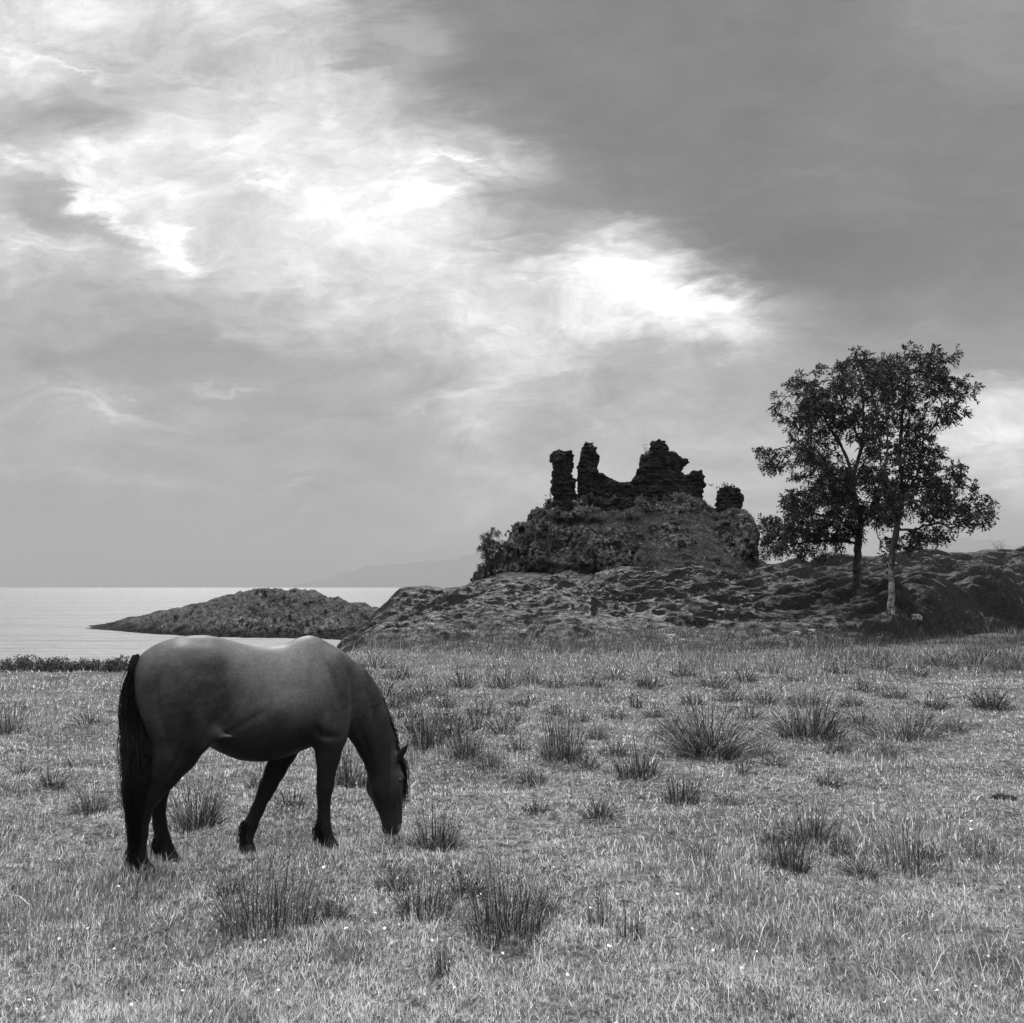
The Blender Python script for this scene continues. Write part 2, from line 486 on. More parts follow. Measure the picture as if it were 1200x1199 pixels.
def mat_hill():
    m, N = new_mat('hillside')
    co = N.n('ShaderNodeTexCoord').outputs['Object']
    geo = N.n('ShaderNodeNewGeometry')
    sp = N.n('ShaderNodeSeparateXYZ'); N.link(geo.outputs['Normal'], sp.inputs[0])
    n1 = N.noise(co, 0.35, 5, 0.6); n2 = N.noise(co, 2.2, 6, 0.65); n3 = N.noise(co, 12, 5, 0.7)
    grass = N.math('MULTIPLY', N.rng(n2, 0.34, 0.66, 0.034, 0.135), N.rng(n3, 0.34, 0.66, 0.40, 1.65))
    peat_shade = N.math('MULTIPLY', N.rng(n3, 0.3, 0.7, 0.003, 0.022), 1.0)
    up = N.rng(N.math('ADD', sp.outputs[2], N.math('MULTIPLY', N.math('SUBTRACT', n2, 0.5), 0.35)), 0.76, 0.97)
    sx = N.n('ShaderNodeSeparateXYZ'); N.link(co, sx.inputs[0])
    right_tone = N.rng(N.math('ADD', sx.outputs[0], N.math('MULTIPLY', N.math('SUBTRACT', n1, 0.5), 9.0)), 7.0, 14.0, 1.0, 0.68)     # darker to the right
    streak = N.noise(N.vmath('MULTIPLY', co, (0.7, 1.6, 2.5)), 3.0, 6, 0.7, 0.4)
    grass = N.math('MULTIPLY', N.math('MULTIPLY', grass, right_tone), N.rng(streak, 0.3, 0.7, 0.45, 1.7))
    shore = N.rng(N.math('ADD', sx.outputs[0], N.math('MULTIPLY', N.math('SUBTRACT', n2, 0.5), 5.0)), -7.2, -3.2, 0.32, 1.0)      # bare wet rock towards the shore
    grass = N.math('MULTIPLY', grass, shore)
    c = N.mix(up, peat_shade, grass)  # peat and grass by slope, toned apart to mimic lit tops and shaded faces
    # bare lichened rock in places
    rk = N.math('MULTIPLY', N.rng(N.noise(N.vmath('ADD', co, (31, 5, 9)), 0.75, 5, 0.62), 0.60, 0.66), N.math('SUBTRACT', 1.0, N.rng(sp.outputs[2], 0.8, 0.97)))
    rock = N.math('MULTIPLY', N.rng(n3, 0.35, 0.7, 0.04, 0.17), N.rng(n1, 0.3, 0.7, 0.6, 1.2))
    c = N.mix(rk, c, rock)
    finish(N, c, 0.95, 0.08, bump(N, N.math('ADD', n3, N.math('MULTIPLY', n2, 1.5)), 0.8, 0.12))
    return m

def mat_rock(name, lo, hi, scale=1.0, lichen=0.0, grass=0.0, mask=False, tide=None):
    m, N = new_mat(name)
    co = N.n('ShaderNodeTexCoord').outputs['Object']
    geo = N.n('ShaderNodeNewGeometry')
    sp = N.n('ShaderNodeSeparateXYZ'); N.link(geo.outputs['Normal'], sp.inputs[0])
    n1 = N.noise(co, 0.8 * scale, 5, 0.6); n2 = N.noise(co, 5 * scale, 6, 0.68, 0.4)
    vo = N.n('ShaderNodeTexVoronoi', feature='DISTANCE_TO_EDGE')
    N.link(N.vmath('MULTIPLY', co, (1, 1, 1.7)), vo.inputs['Vector']); vo.inputs['Scale'].default_value = 3.2 * scale
    crack = N.rng(vo.outputs['Distance'], 0.0, 0.09)
    c = N.math('MULTIPLY', N.rng(n2, 0.37, 0.66, lo, hi), N.rng(n1, 0.35, 0.65, 0.4, 1.45))
    c = N.math('MULTIPLY', c, N.mix(crack, 0.45, 1.0))
    if lichen:
        l = N.rng(N.noise(N.vmath('MULTIPLY', co, (1.6, 1.6, 0.5)), 2.2 * scale, 6, 0.7), 0.60, 0.70)
        c = N.mix(N.math('MULTIPLY', l, lichen), c, 0.22)
    if grass:
        if mask:
            mk = attr(N)
            turf = N.math('MULTIPLY', N.math('MULTIPLY', N.rng(n2, 0.3, 0.7, 0.35, 1.6), N.rng(N.noise(N.vmath('MULTIPLY', co, (0.8, 0.8, 3.0)), 1.8, 6, 0.7, 0.5), 0.3, 0.7, 0.4, 1.7)), grass)
            c = N.mix(N.rng(N.math('ADD', mk, N.math('MULTIPLY', N.math('SUBTRACT', n1, 0.5), 0.5)), 0.40, 0.6), c, turf)
        g = 0.0 if mask else N.rng(N.math('ADD', sp.outputs[2], N.math('MULTIPLY', N.math('SUBTRACT', n2, 0.5), 0.5)), 0.55, 0.8)
        c = N.mix(g, c, N.math('MULTIPLY', N.rng(n2, 0.35, 0.65, 0.35, 1.6), grass))
    if tide is not None:
        sz = N.n('ShaderNodeSeparateXYZ'); N.link(co, sz.inputs[0])
        wet = N.rng(N.math('ADD', sz.outputs[2], N.math('MULTIPLY', N.math('SUBTRACT', n1, 0.5), 1.6)), tide + 0.25, tide + 0.9)
        c = N.math('MULTIPLY', c, N.mix(wet, 0.22, 1.0))           # wet weed-covered rock at the waterline
    h = N.math('ADD', n2, N.math('MULTIPLY', crack, 0.5))
    finish(N, c, 0.92, 0.12, bump(N, h, 0.9, 0.12))
    return m

def mat_sea():
    m, N = new_mat('sea_water')
    co = N.n('ShaderNodeTexCoord').outputs['Object']
    w1 = N.noise(N.vmath('MULTIPLY', co, (0.35, 1.0, 1)), 0.55, 6, 0.6, 0.5)
    w2 = N.noise(N.vmath('MULTIPLY', co, (0.5, 1.0, 1)), 3.0, 4, 0.6, 0.3)
    w3 = N.noise(N.vmath('MULTIPLY', co, (0.25, 1.0, 1)), 0.06, 5, 0.55, 0.3)
    h = N.math('ADD', N.math('ADD', w1, N.math('MULTIPLY', w2, 0.22)), N.math('MULTIPLY', w3, 5.0))
    b = N.n('ShaderNodeBsdfPrincipled')
    b.inputs['Base Color'].default_value = (0.13, 0.13, 0.13, 1)
    b.inputs['Roughness'].default_value = 0.36
    b.inputs['IOR'].default_value = 1.33
    N.link(bump(N, h, 1.0, 1.1), b.inputs['Normal'])
    o = N.n('ShaderNodeOutputMaterial'); N.link(b.outputs[0], o.inputs['Surface'])
    return m

def mat_plain(name, v, rough=0.8, spec=0.2, ns=0, na=0.3):
    m, N = new_mat(name)
    co = N.n('ShaderNodeTexCoord').outputs['Object']
    n = N.noise(co, ns or 10, 4, 0.6)
    finish(N, N.math('MULTIPLY', v, N.rng(n, 0.25, 0.75, 1 - na, 1 + na)), rough, spec)
    return m

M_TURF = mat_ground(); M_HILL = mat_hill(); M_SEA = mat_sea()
M_CRAG = mat_rock('crag_rock', 0.002, 0.095, 1.0, 1.0, 0.030, True)
M_RUIN = mat_rock('ruin_stone', 0.002, 0.030, 2.2, 0.0, 0.02)
M_HEAD = mat_rock('headland_rock', 0.002, 0.15, 0.5, 0.9, 0.050, False, -1.3)
M_GRASS = mat_attr('grass_blades', 0.7, 0.25, 0.35)
M_RUSH = mat_attr('rush_stems', 0.6, 0.3, 0.15)
M_LEAF = mat_attr('leaves', 0.55, 0.3, 0.2)
M_MOUNT = mat_plain('mountain_ground', 0.05, 0.95, 0.05, 0.002, 0.4)

# ------------------------------------------------------------------ the sea, far mountains
def sea():
    nu, nv = 60, 120
    Y = np.concatenate([[-40, 0, 8], np.geomspace(16, 15500, nv - 3)])
    U = np.linspace(-1.3, 1.3, nu)
    X = U[:, None] * (np.abs(Y)[None, :] * 0.75 + 60)
    V = np.stack([X, np.tile(Y, (nu, 1)), np.full(X.shape, 0.0)], -1).reshape(-1, 3)
    V[:, 0] = np.clip(V[:, 0], -15600, 15600)
    o = link('sea', mesh_from('sea', V, grid_faces(nu, nv), M_SEA)); o.location = (0, 0, SEA_Z)
    structure(o)

SEA_Z = -1.3

def mountain(pts, Y, seed):
    px = np.arange(pts[0][0], pts[-1][0] + 1, 2.0)
    py = np.interp(px, [p[0] for p in pts], [p[1] for p in pts])
    py = py + fbm(px * 0.06, 0, 0, 4, seed) * 2.0 * np.clip((690 - py) / 20, 0, 1)
    py = np.minimum(py, 689.5)
    x, y, z = at(px, py, Y)
    rows = []
    for dy, k in ((-1400, 0.0), (-900, 0.25), (-450, 0.62), (0, 1.0), (500, 0.6), (1100, 0.0)):
        zz = SEA_Z - 2 + (z - SEA_Z + 2) * k
        rows.append(np.stack([x * (1 + dy / Y * 0.6), y + dy + fbm(px * 0.08, k * 3, 1, 3, seed) * 150 * (1 if 0 < k < 1 else 0), zz], 1))
    V = np.stack(rows, 1)
    return V.reshape(-1, 3), grid_faces(len(px), len(rows))

sea()
V, F = mountain([(300, 690), (345, 686), (385, 677), (430, 663), (500, 658), (560, 650), (620, 646), (690, 653), (760, 672), (800, 690)], 13000, 3)
tag(link('mountain', mesh_from('mountain', V, F, M_MOUNT)), kind='structure')
V, F = mountain([(980, 690), (1040, 655), (1085, 640), (1128, 629), (1165, 636), (1210, 640), (1290, 634), (1400, 655), (1500, 690)], 12400, 9)
tag(link('mountain', mesh_from('mountain', V, F, M_MOUNT)), kind='structure')

# ------------------------------------------------------------------ field, hill and headland
SHORE_P = ([-900, 380, 398, 412, 425, 445, 470, 500], [21.2, 21.6, 23.5, 26.5, 29.5, 33, 45, 80])
HOOF_DIPS = []

def px_of(x, y):
    return 600 + FOC * x / np.maximum(y, 0.3) * 1.0

def field_z(x, y):
    z = 0.05 * fbm(x * 0.35, y * 0.35, 0, 3, 41) * smooth(3, 9, y) + 0.030 * fbm(x * 2.0, y * 2.0, 0, 3, 51)
    for (hx, hy, dz) in HOOF_DIPS:
        r2 = ((x - hx) ** 2 + (y - hy) ** 2) / 0.25 ** 2
        w = np.exp(-r2)
        z = z * (1 - w) + dz * w
    sh = np.interp(px_of(x, y), *SHORE_P)
    e = y - sh + 0.5 * fbm(x * 0.6, 3.0, 0, 3, 77)
    return z - 3.2 * smooth(-0.4, 9.0, e)

HILL_T = [  # image x, depth of foot, depth and image y half way, depth and image y of the crest
 (340, 31, 38, 830, 44, 830), (385, 31, 38, 785, 44, 772), (403, 31, 38, 758, 45, 752), (418, 30, 38, 751, 46, 741), (432, 29, 37, 745, 48, 730), (447, 28, 36, 739, 49, 714), (458, 27.5, 36.5, 735, 50, 699), (470, 27, 37, 732, 50, 687), (500, 26.5, 37, 728, 50, 684),
 (520, 26, 37, 726, 51, 688), (545, 26, 37, 724, 51, 685), (562, 26, 37, 722, 51, 678), (590, 26, 38, 718, 51, 670), (640, 26.5, 38, 715, 52, 662),
 (700, 27, 38, 712, 53, 652), (760, 27, 38, 708, 53, 640), (820, 27, 38, 706, 53, 640), (850, 27, 38, 705, 52.5, 648), (872, 27, 38, 704, 52, 657), (900, 27, 38, 706, 50, 662),
 (960, 28, 37, 705, 48, 657), (1000, 29, 36, 702, 47, 653), (1040, 31, 37, 700, 46, 650), (1075, 33, 38, 697, 46, 646), (1110, 35, 39, 694, 46, 648),
 (1150, 37, 40, 690, 46, 643), (1200, 39, 42, 685, 47, 645), (1350, 40, 43, 680, 48, 642), (1900, 40, 44, 680, 50, 648)]
HT = np.array(HILL_T, float)

def hill_grid(px, t):
    """px (n,), t (m,) in 0..1 along each profile -> Y, z without bumps"""
    c = [np.interp(px, HT[:, 0], HT[:, i]) for i in range(6)]
    Yf, Ym, pm, Yc, pc = c[1:]
    zf = np.full_like(px, -0.12)
    zm = at(px, pm, Ym)[2]; zc = at(px, pc, Yc)[2]
    left = smooth(403, 440, px)
    Ys = np.stack([Yf - 2.5, Yf, (Yf * 0.45 + Ym * 0.55), Ym, (Ym + Yc) / 2, Yc, Yc + 5, Yc + 14], 1)
    Zs = np.stack([zf - 0.5 - 1.2 * (1 - left), zf - 0.8 * (1 - left), zf * 0.4 + zm * 0.5, zm, (zm + zc) / 2 - 0.05, zc, zc - 1.2, np.full_like(px, -3.0)], 1)
    tk = np.array([0, 0.06, 0.2, 0.36, 0.62, 0.84, 0.92, 1.0])
    Y = np.stack([np.interp(t, tk, Ys[i]) for i in range(len(px))])
    from_k = np.stack([np.interp(t, tk, Zs[i]) for i in range(len(px))])
    return Y, from_k

def hill():
    px = np.concatenate([np.arange(345, 1260, 1.15), np.arange(1260, 1900, 4)])
    t = np.concatenate([np.linspace(0, 0.86, 430), np.linspace(0.865, 1, 30)])
    Y, Z = hill_grid(px, t)
    k = np.array([1, 4, 6, 4, 1.]) / 16
    for _ in range(40):                                     # round the profile's corners
        Zp = np.pad(Z, ((0, 0), (2, 2)), mode='edge')
        Z = sum(k[i] * Zp[:, i:i + Z.shape[1]] for i in range(5))
    cx = (px - 600) / FOC
    X = cx[:, None] * Y / COSP
    # hummocks and sheep terraces
    P = px[:, None] * np.ones_like(Y)
    up = (0.80 + 0.20 * smooth(420, 480, px))[:, None] * smooth(0.05, 0.2, t)[None, :] * (1 - 0.45 * smooth(0.70, 0.84, t))[None, :]
    right = smooth(830, 1000, P)
    wob = 0.9 * fbm(X * 0.25, Y * 0.25, 0, 2, 5)
    r1 = 1 - np.abs(vnoise(X * 0.42 + wob, Y * 0.75 + wob - 0.25 * X, 0, 11)) * 2.0
    r2 = 1 - np.abs(vnoise(X * 0.95 + wob * 2, Y * 1.5 - 0.5 * X, 0, 12)) * 2.0
    r3 = 1 - np.abs(vnoise(X * 2.3, Y * 3.2 - 0.9 * X, 0, 13)) * 2.0
    uu = 0.955 * X - 0.30 * Y + 0.5 * wob; vv = 0.30 * X + 0.955 * Y
    d1 = 1 - np.abs(vnoise(uu * 0.55, vv * 0.13, 3, 14)) * 2.0
    d2 = 1 - np.abs(vnoise(uu * 1.25, vv * 0.28, 5, 15)) * 2.0
    d3 = 1 - np.abs(vnoise(uu * 2.9, vv * 0.7, 7, 16)) * 2.0
    lf = 1 - smooth(640, 860, P)
    r1 = r1 * (1 - 0.75 * lf) + d1 * 0.75 * lf; r2 = r2 * (1 - 0.7 * lf) + d2 * 0.7 * lf; r3 = r3 * (1 - 0.6 * lf) + d3 * 0.6 * lf
    hum = fbm(X * 0.55, Y * 0.55, 0, 2, 21)
    calm = 1 - 0.75 * smooth(0.2, 0.6, -fbm(X * 0.12, Y * 0.2, 0, 2, 31)) * (1 - right)
    calm = calm * (1 - 0.65 * smooth(0.6, 0.7, t)[None, :] * smooth(560, 620, P) * (1 - smooth(760, 840, P)))
    r1, r2, r3 = [np.sign(q) * np.abs(q) ** 0.8 for q in (r1, r2, r3)]
    bumpz = (0.36 * r1 + 0.30 * r2 + 0.14 * r3)
    b1 = np.abs(vnoise(X * 0.26 - Y * 0.08 + wob * 0.5, Y * 0.42, 2, 17)); b2 = np.abs(vnoise(X * 0.55 - Y * 0.15 + 0.4 * wob, Y * 0.85, 4, 18)); b3 = np.abs(vnoise(X * 1.4, Y * 2.0, 6, 19))
    bil = 1.0 * b1 + 0.60 * b2 + 0.15 * b3 - 0.40 + 0.20 * hum
    mixr = np.clip(0.35 + 0.65 * right + 0.25 * hum, 0, 1) * (1 - 0.5 * lf)
    bumpz = 0.86 * bumpz * (1 - mixr) + 1.05 * bil * mixr
    bumpz = bumpz - 0.16
    Z = Z + up * calm * bumpz + 0.03 * fbm(X * 5, Y * 5, 0, 3, 33) * up
    V = np.stack([X, Y, Z], -1).reshape(-1, 3)
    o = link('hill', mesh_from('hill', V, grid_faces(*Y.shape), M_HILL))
    structure(o)
    return px, t, Y, Z

HPX, HTT, HY, HZ = hill()

def hill_hit(px, py):
    """first place where the hill is seen at this pixel"""
    i = int(np.argmin(np.abs(HPX - px)))
    for j in range(HY.shape[1]):
        x, y, z = at(px, py, HY[i, j])
        if HZ[i, j] >= z:
            return float(x), float(y), float(HZ[i, j])
    j = int(np.argmax(HZ[i] / HY[i]))
    return float(at(px, py, HY[i, j])[0]), float(HY[i, j]), float(HZ[i, j])

def headland():
    T = np.array([(100, 737, 737.5), (112, 737, 735), (135, 738.5, 729), (160, 741, 722), (200, 744, 712), (240, 746, 706), (256, 746, 699), (290, 747, 692), (325, 747, 688), (360, 748, 691), (390, 749, 699),
                  (412, 750, 704), (440, 752, 711), (480, 754, 712), (540, 756, 715)], float)
    px = np.arange(96, 540, 0.9)
    wl = np.interp(px, T[:, 0], T[:, 1]); cr = np.interp(px, T[:, 0], T[:, 2])
    Yf = (CAM_H - SEA_Z) * FOC / (wl - 688)
    Yc = Yf + 3 + 7 * smooth(100, 260, px)
    zc = at(px, cr, Yc)[2]
    t = np.linspace(0, 1, 150)
    tk = [0, 0.12, 0.3, 0.62, 0.8, 1.0]
    Y = np.stack([np.interp(t, tk, [Yf[i] - 3, Yf[i], Yf[i] + 0.22 * (Yc[i] - Yf[i]), Yc[i], Yc[i] + 4, Yc[i] + 11]) for i in range(len(px))])
    Z = np.stack([np.interp(t, tk, [SEA_Z - 1.2, SEA_Z, SEA_Z + 0.36 * (zc[i] - SEA_Z), zc[i], zc[i] * 0.5 + SEA_Z * 0.5, SEA_Z - 1.5]) for i in range(len(px))])
    X = ((px - 600) / FOC)[:, None] * Y / COSP
    hgt = np.clip((zc - SEA_Z) / 3.0, 0.12, 1)[:, None]
    up = smooth(0.04, 0.2, t)[None, :]
    r1 = 1 - np.abs(vnoise(X * 0.5, Y * 0.6 - 0.3 * X, 0, 61)) * 2
    r2 = 1 - np.abs(vnoise(X * 1.3, Y * 1.5 + 0.5 * X, 0, 62)) * 2
    r3 = fbm(X * 3.0, Y * 3.0, 0, 4, 63, 0.6)
    up = up * (1 - 0.55 * smooth(0.45, 0.62, t))[None, :]
    qs = (Z + 0.10 * X + 0.5 * fbm(X * 0.35, Y * 0.35, 0, 2, 64)) / 0.62
    fl = np.floor(qs); Z = Z + 0.8 * up * hgt * 0.62 * (fl + smooth(0.35, 0.9, qs - fl) - qs)        # ledges
    Z = Z + up * hgt * (0.20 * blocks(X / 1.3 + 0.4 * Y, Y / 1.1, X * 0, 261) + 0.10 * blocks(X / 0.5, Y / 0.5 + 0.2 * X, X * 0, 265))
    Z = Z + up * hgt * (0.34 * r1 + 0.24 * r2 + 0.22 * r3 - 0.22)
    V = np.stack([X, Y, Z], -1).reshape(-1, 3)
    o = link('headland', mesh_from('headland', V, grid_faces(*Y.shape), M_HEAD))
    structure(o)

headland()

# ------------------------------------------------------------------ horse geometry: where it stands (needed by the field)
TH = math.radians(28)
HF = np.array([math.cos(TH), math.sin(TH), 0.0]); HL = np.array([-math.sin(TH), math.cos(TH), 0.0])
HO = np.array([-1.764, 6.631, 0.0])
def horse_world(x, y, z=0.0):
    return HO + HF * x + HL * y + np.array([0, 0, z])
HOOVES = {'near_fore': (0.588, -0.14, 0.0), 'far_fore': (0.108, 0.12, -0.035), 'near_hind': (-0.555, -0.14, -0.005), 'far_hind': (-0.352, 0.12, -0.04)}
for q in HOOVES.values():
    w_ = horse_world(*q)
    HOOF_DIPS.append((w_[0], w_[1], q[2] + 0.004))

def field():
    az = np.radians(np.linspace(-80, 80, 700))
    r = np.concatenate([np.geomspace(0.5, 4, 40), np.geomspace(4.05, 34, 330)[:-1], np.linspace(34, 62, 30)])
    X = np.sin(az)[:, None] * r; Y = np.cos(az)[:, None] * r
    Z = field_z(X, Y)
    V = np.stack([X, Y, Z], -1).reshape(-1, 3)
    o = link('field', mesh_from('field', V, grid_faces(*X.shape), M_TURF))
    structure(o)
field()

# ------------------------------------------------------------------ crag under the ruin
def turf_mask(x, z, YB):
    # turf slopes and ledges of the crag against its bare cliffs
    px = 600 + FOC * x / YB
    py = 688 - (z - CAM_H) * FOC / YB
    qx = px + 7 * fbm(x * 1.3, z * 1.3, 0, 3, 141); qy = py + 6 * fbm(x * 1.3, z * 1.3, 9, 3, 143)
    def blob(cx, cy, rx, ry):
        return 1 - smooth(0.75, 1.15, np.hypot((qx - cx) / rx, (qy - cy) / ry))
    rock = smooth(640, 648, qx) * (1 - smooth(728, 742, qx)) * smooth(612, 622, qy) * (1 - smooth(660, 672, qy))       # main cliff
    rock = np.maximum(rock, 1 - smooth(634, 646, qx))                                                       # broken wing on the left
    for q in ((772, 628, 25, 19), (850, 626, 24, 32), (700, 594, 72, 13), (792, 594, 42, 13), (868, 645, 12, 26)):
        rock = np.maximum(rock, blob(*q))
    m = 1 - rock
    return m

def crag():
    h = 0.075
    YB = 51.5
    poly = [(556, 712), (560, 680), (575, 668), (588, 652), (600, 637), (612, 622), (626, 616), (638, 604), (648, 592), (668, 590), (700, 590), (735, 586), (765, 582), (797, 581), (822, 590), (842, 603), (862, 605),
            (867, 612), (866, 622), (871, 634), (872, 648), (878, 660), (884, 712)]
    pw = [at(a, b, YB) for a, b in poly]
    pw = [(float(a), float(c)) for a, b, c in pw]
    x0, x1 = min(p[0] for p in pw) - 0.8, max(p[0] for p in pw) + 0.8
    zt = max(p[1] for p in pw) + 0.5
    gx = np.arange(x0, x1, h); gy = np.arange(42.8, 56.4, h * 1.15); gz = np.arange(0.8, zt, h)
    d2 = poly_sdf(gx[:, None] + 0 * gz[None], gz[None, :] + 0 * gx[:, None], pw)        # front view outline
    # how far the rock stands forward at each height, by place along it
    Pcol = 600 + FOC * gx / YB
    kx = np.array([556, 590, 636, 644, 690, 742, 752, 800, 846, 868, 884])
    front_lo = np.interp(Pcol, kx, [51.2, 50.4, 49.6, 48.4, 48.0, 46.6, 44.2, 44.2, 46.4, 47.6, 50.5])
    zlo = np.interp(Pcol, kx, [2.4, 2.4, 2.4, 2.4, 2.4, 2.0, 1.4, 1.4, 1.8, 2.0, 2.4])[:, None]   # foot of the cliff
    front_mid = np.interp(Pcol, kx, [51.4, 50.9, 50.2, 48.8, 48.5, 49.0, 51.0, 50.6, 48.6, 49.2, 51])
    front_hi = np.interp(Pcol, kx, [51.6, 51.4, 50.8, 50.6, 50.8, 51.0, 51.4, 51.2, 50.6, 50.2, 51.2])
    ztop = np.interp(Pcol, kx, [2.6, 3.0, 4.6, 4.4, 4.4, 4.7, 6.2, 5.8, 4.3, 5.0, 3.0])     # lip of the cliff
    zz = gz[None, :]
    a = np.clip((zz - zlo) / np.maximum(ztop[:, None] - zlo, 0.2), 0, 1)
    b = np.clip((zz - ztop[:, None]) / 1.3, 0, 1)
    fr = front_lo[:, None] + (front_mid - front_lo)[:, None] * a ** 1.15 + (front_hi - front_mid)[:, None] * b
    but = (1 - 2 * np.abs(vnoise(gx * 0.42, 3.3, 1.0, 151)))[:, None] * (1 - smooth(0.6, 1.0, b)) * smooth(0.0, 0.25, a)
    lip = 688 - (zz - CAM_H) * FOC / YB
    fr = fr + 0.55 * np.exp(-((lip - 617) / 6.0) ** 2) * (smooth(640, 650, Pcol) * (1 - smooth(735, 748, Pcol)))[:, None]      # undercut below the turf lip
    fr = fr - 0.55 * but - 0.25 * vnoise(gx[:, None] * 0.9 + 0 * zz, 1.3, zz * 0.5, 152)
    X, Y, Z = gx[:, None, None], gy[None, :, None], gz[None, None, :]
    fy = np.maximum(fr[:, None, :] - Y, Y - 54.6) * 0.75
    f = smin(-np.maximum(d2[:, None, :] * 1.0, -9), -fy, 0.25) * -1
    X, Y, Z = np.broadcast_arrays(X, Y, Z)
    near = np.abs(f) < 0.75
    xs, ys, zs = X[near], Y[near], Z[near]
    n = 0.38 * fbm(xs * 0.8, ys * 0.8, zs * 0.7, 3, 101)
    n += 0.24 * (1 - np.abs(fbm(xs * 1.9, ys * 1.9, zs * 1.2, 3, 111)) * 2)
    n += 0.05 * fbm(xs * 6, ys * 6, zs * 5, 2, 121)
    tm = turf_mask(xs, zs, YB)
    n = n + (1 - tm) * (0.26 * blocks(xs / 0.85 + 0.25 * zs, zs / 1.15 - 0.12 * xs, ys / 1.3, 161) + 0.12 * blocks(xs / 0.36, zs / 0.42, ys / 0.6, 165))
    n = n * (1.15 - 0.62 * tm)
    strata = np.abs(((zs + 0.15 * xs + 0.2 * vnoise(xs * 0.7, ys * 0.7, zs, 131)) * 1.7) % 1.0 - 0.5)
    f = f.copy(); f[near] += -n * 0.8 + 0.12 * (strata - 0.25) + 0.03
    V, Q = surface_nets(f, (gx[0], gy[0], gz[0]), 1.0)
    V = np.array([gx[0], gy[0], gz[0]]) + (V - np.array([gx[0], gy[0], gz[0]])) * np.array([h, h * 1.15, h])
    o = link('crag', mesh_from('crag', V, Q, M_CRAG, True, turf_mask(V[:, 0], V[:, 2], YB)))
    tag(o, kind='structure')
    tri = V[Q]
    nrm = np.cross(tri[:, 2] - tri[:, 0], tri[:, 3] - tri[:, 1]); nrm /= np.linalg.norm(nrm, axis=1)[:, None] + 1e-9
    cen = tri.mean(1)
    ok = (nrm[:, 2] > 0.35) & (nrm[:, 1] < 0.3) & (turf_mask(cen[:, 0], cen[:, 2], YB) > 0.35)
    return cen[ok]
CRAG_TURF = crag()

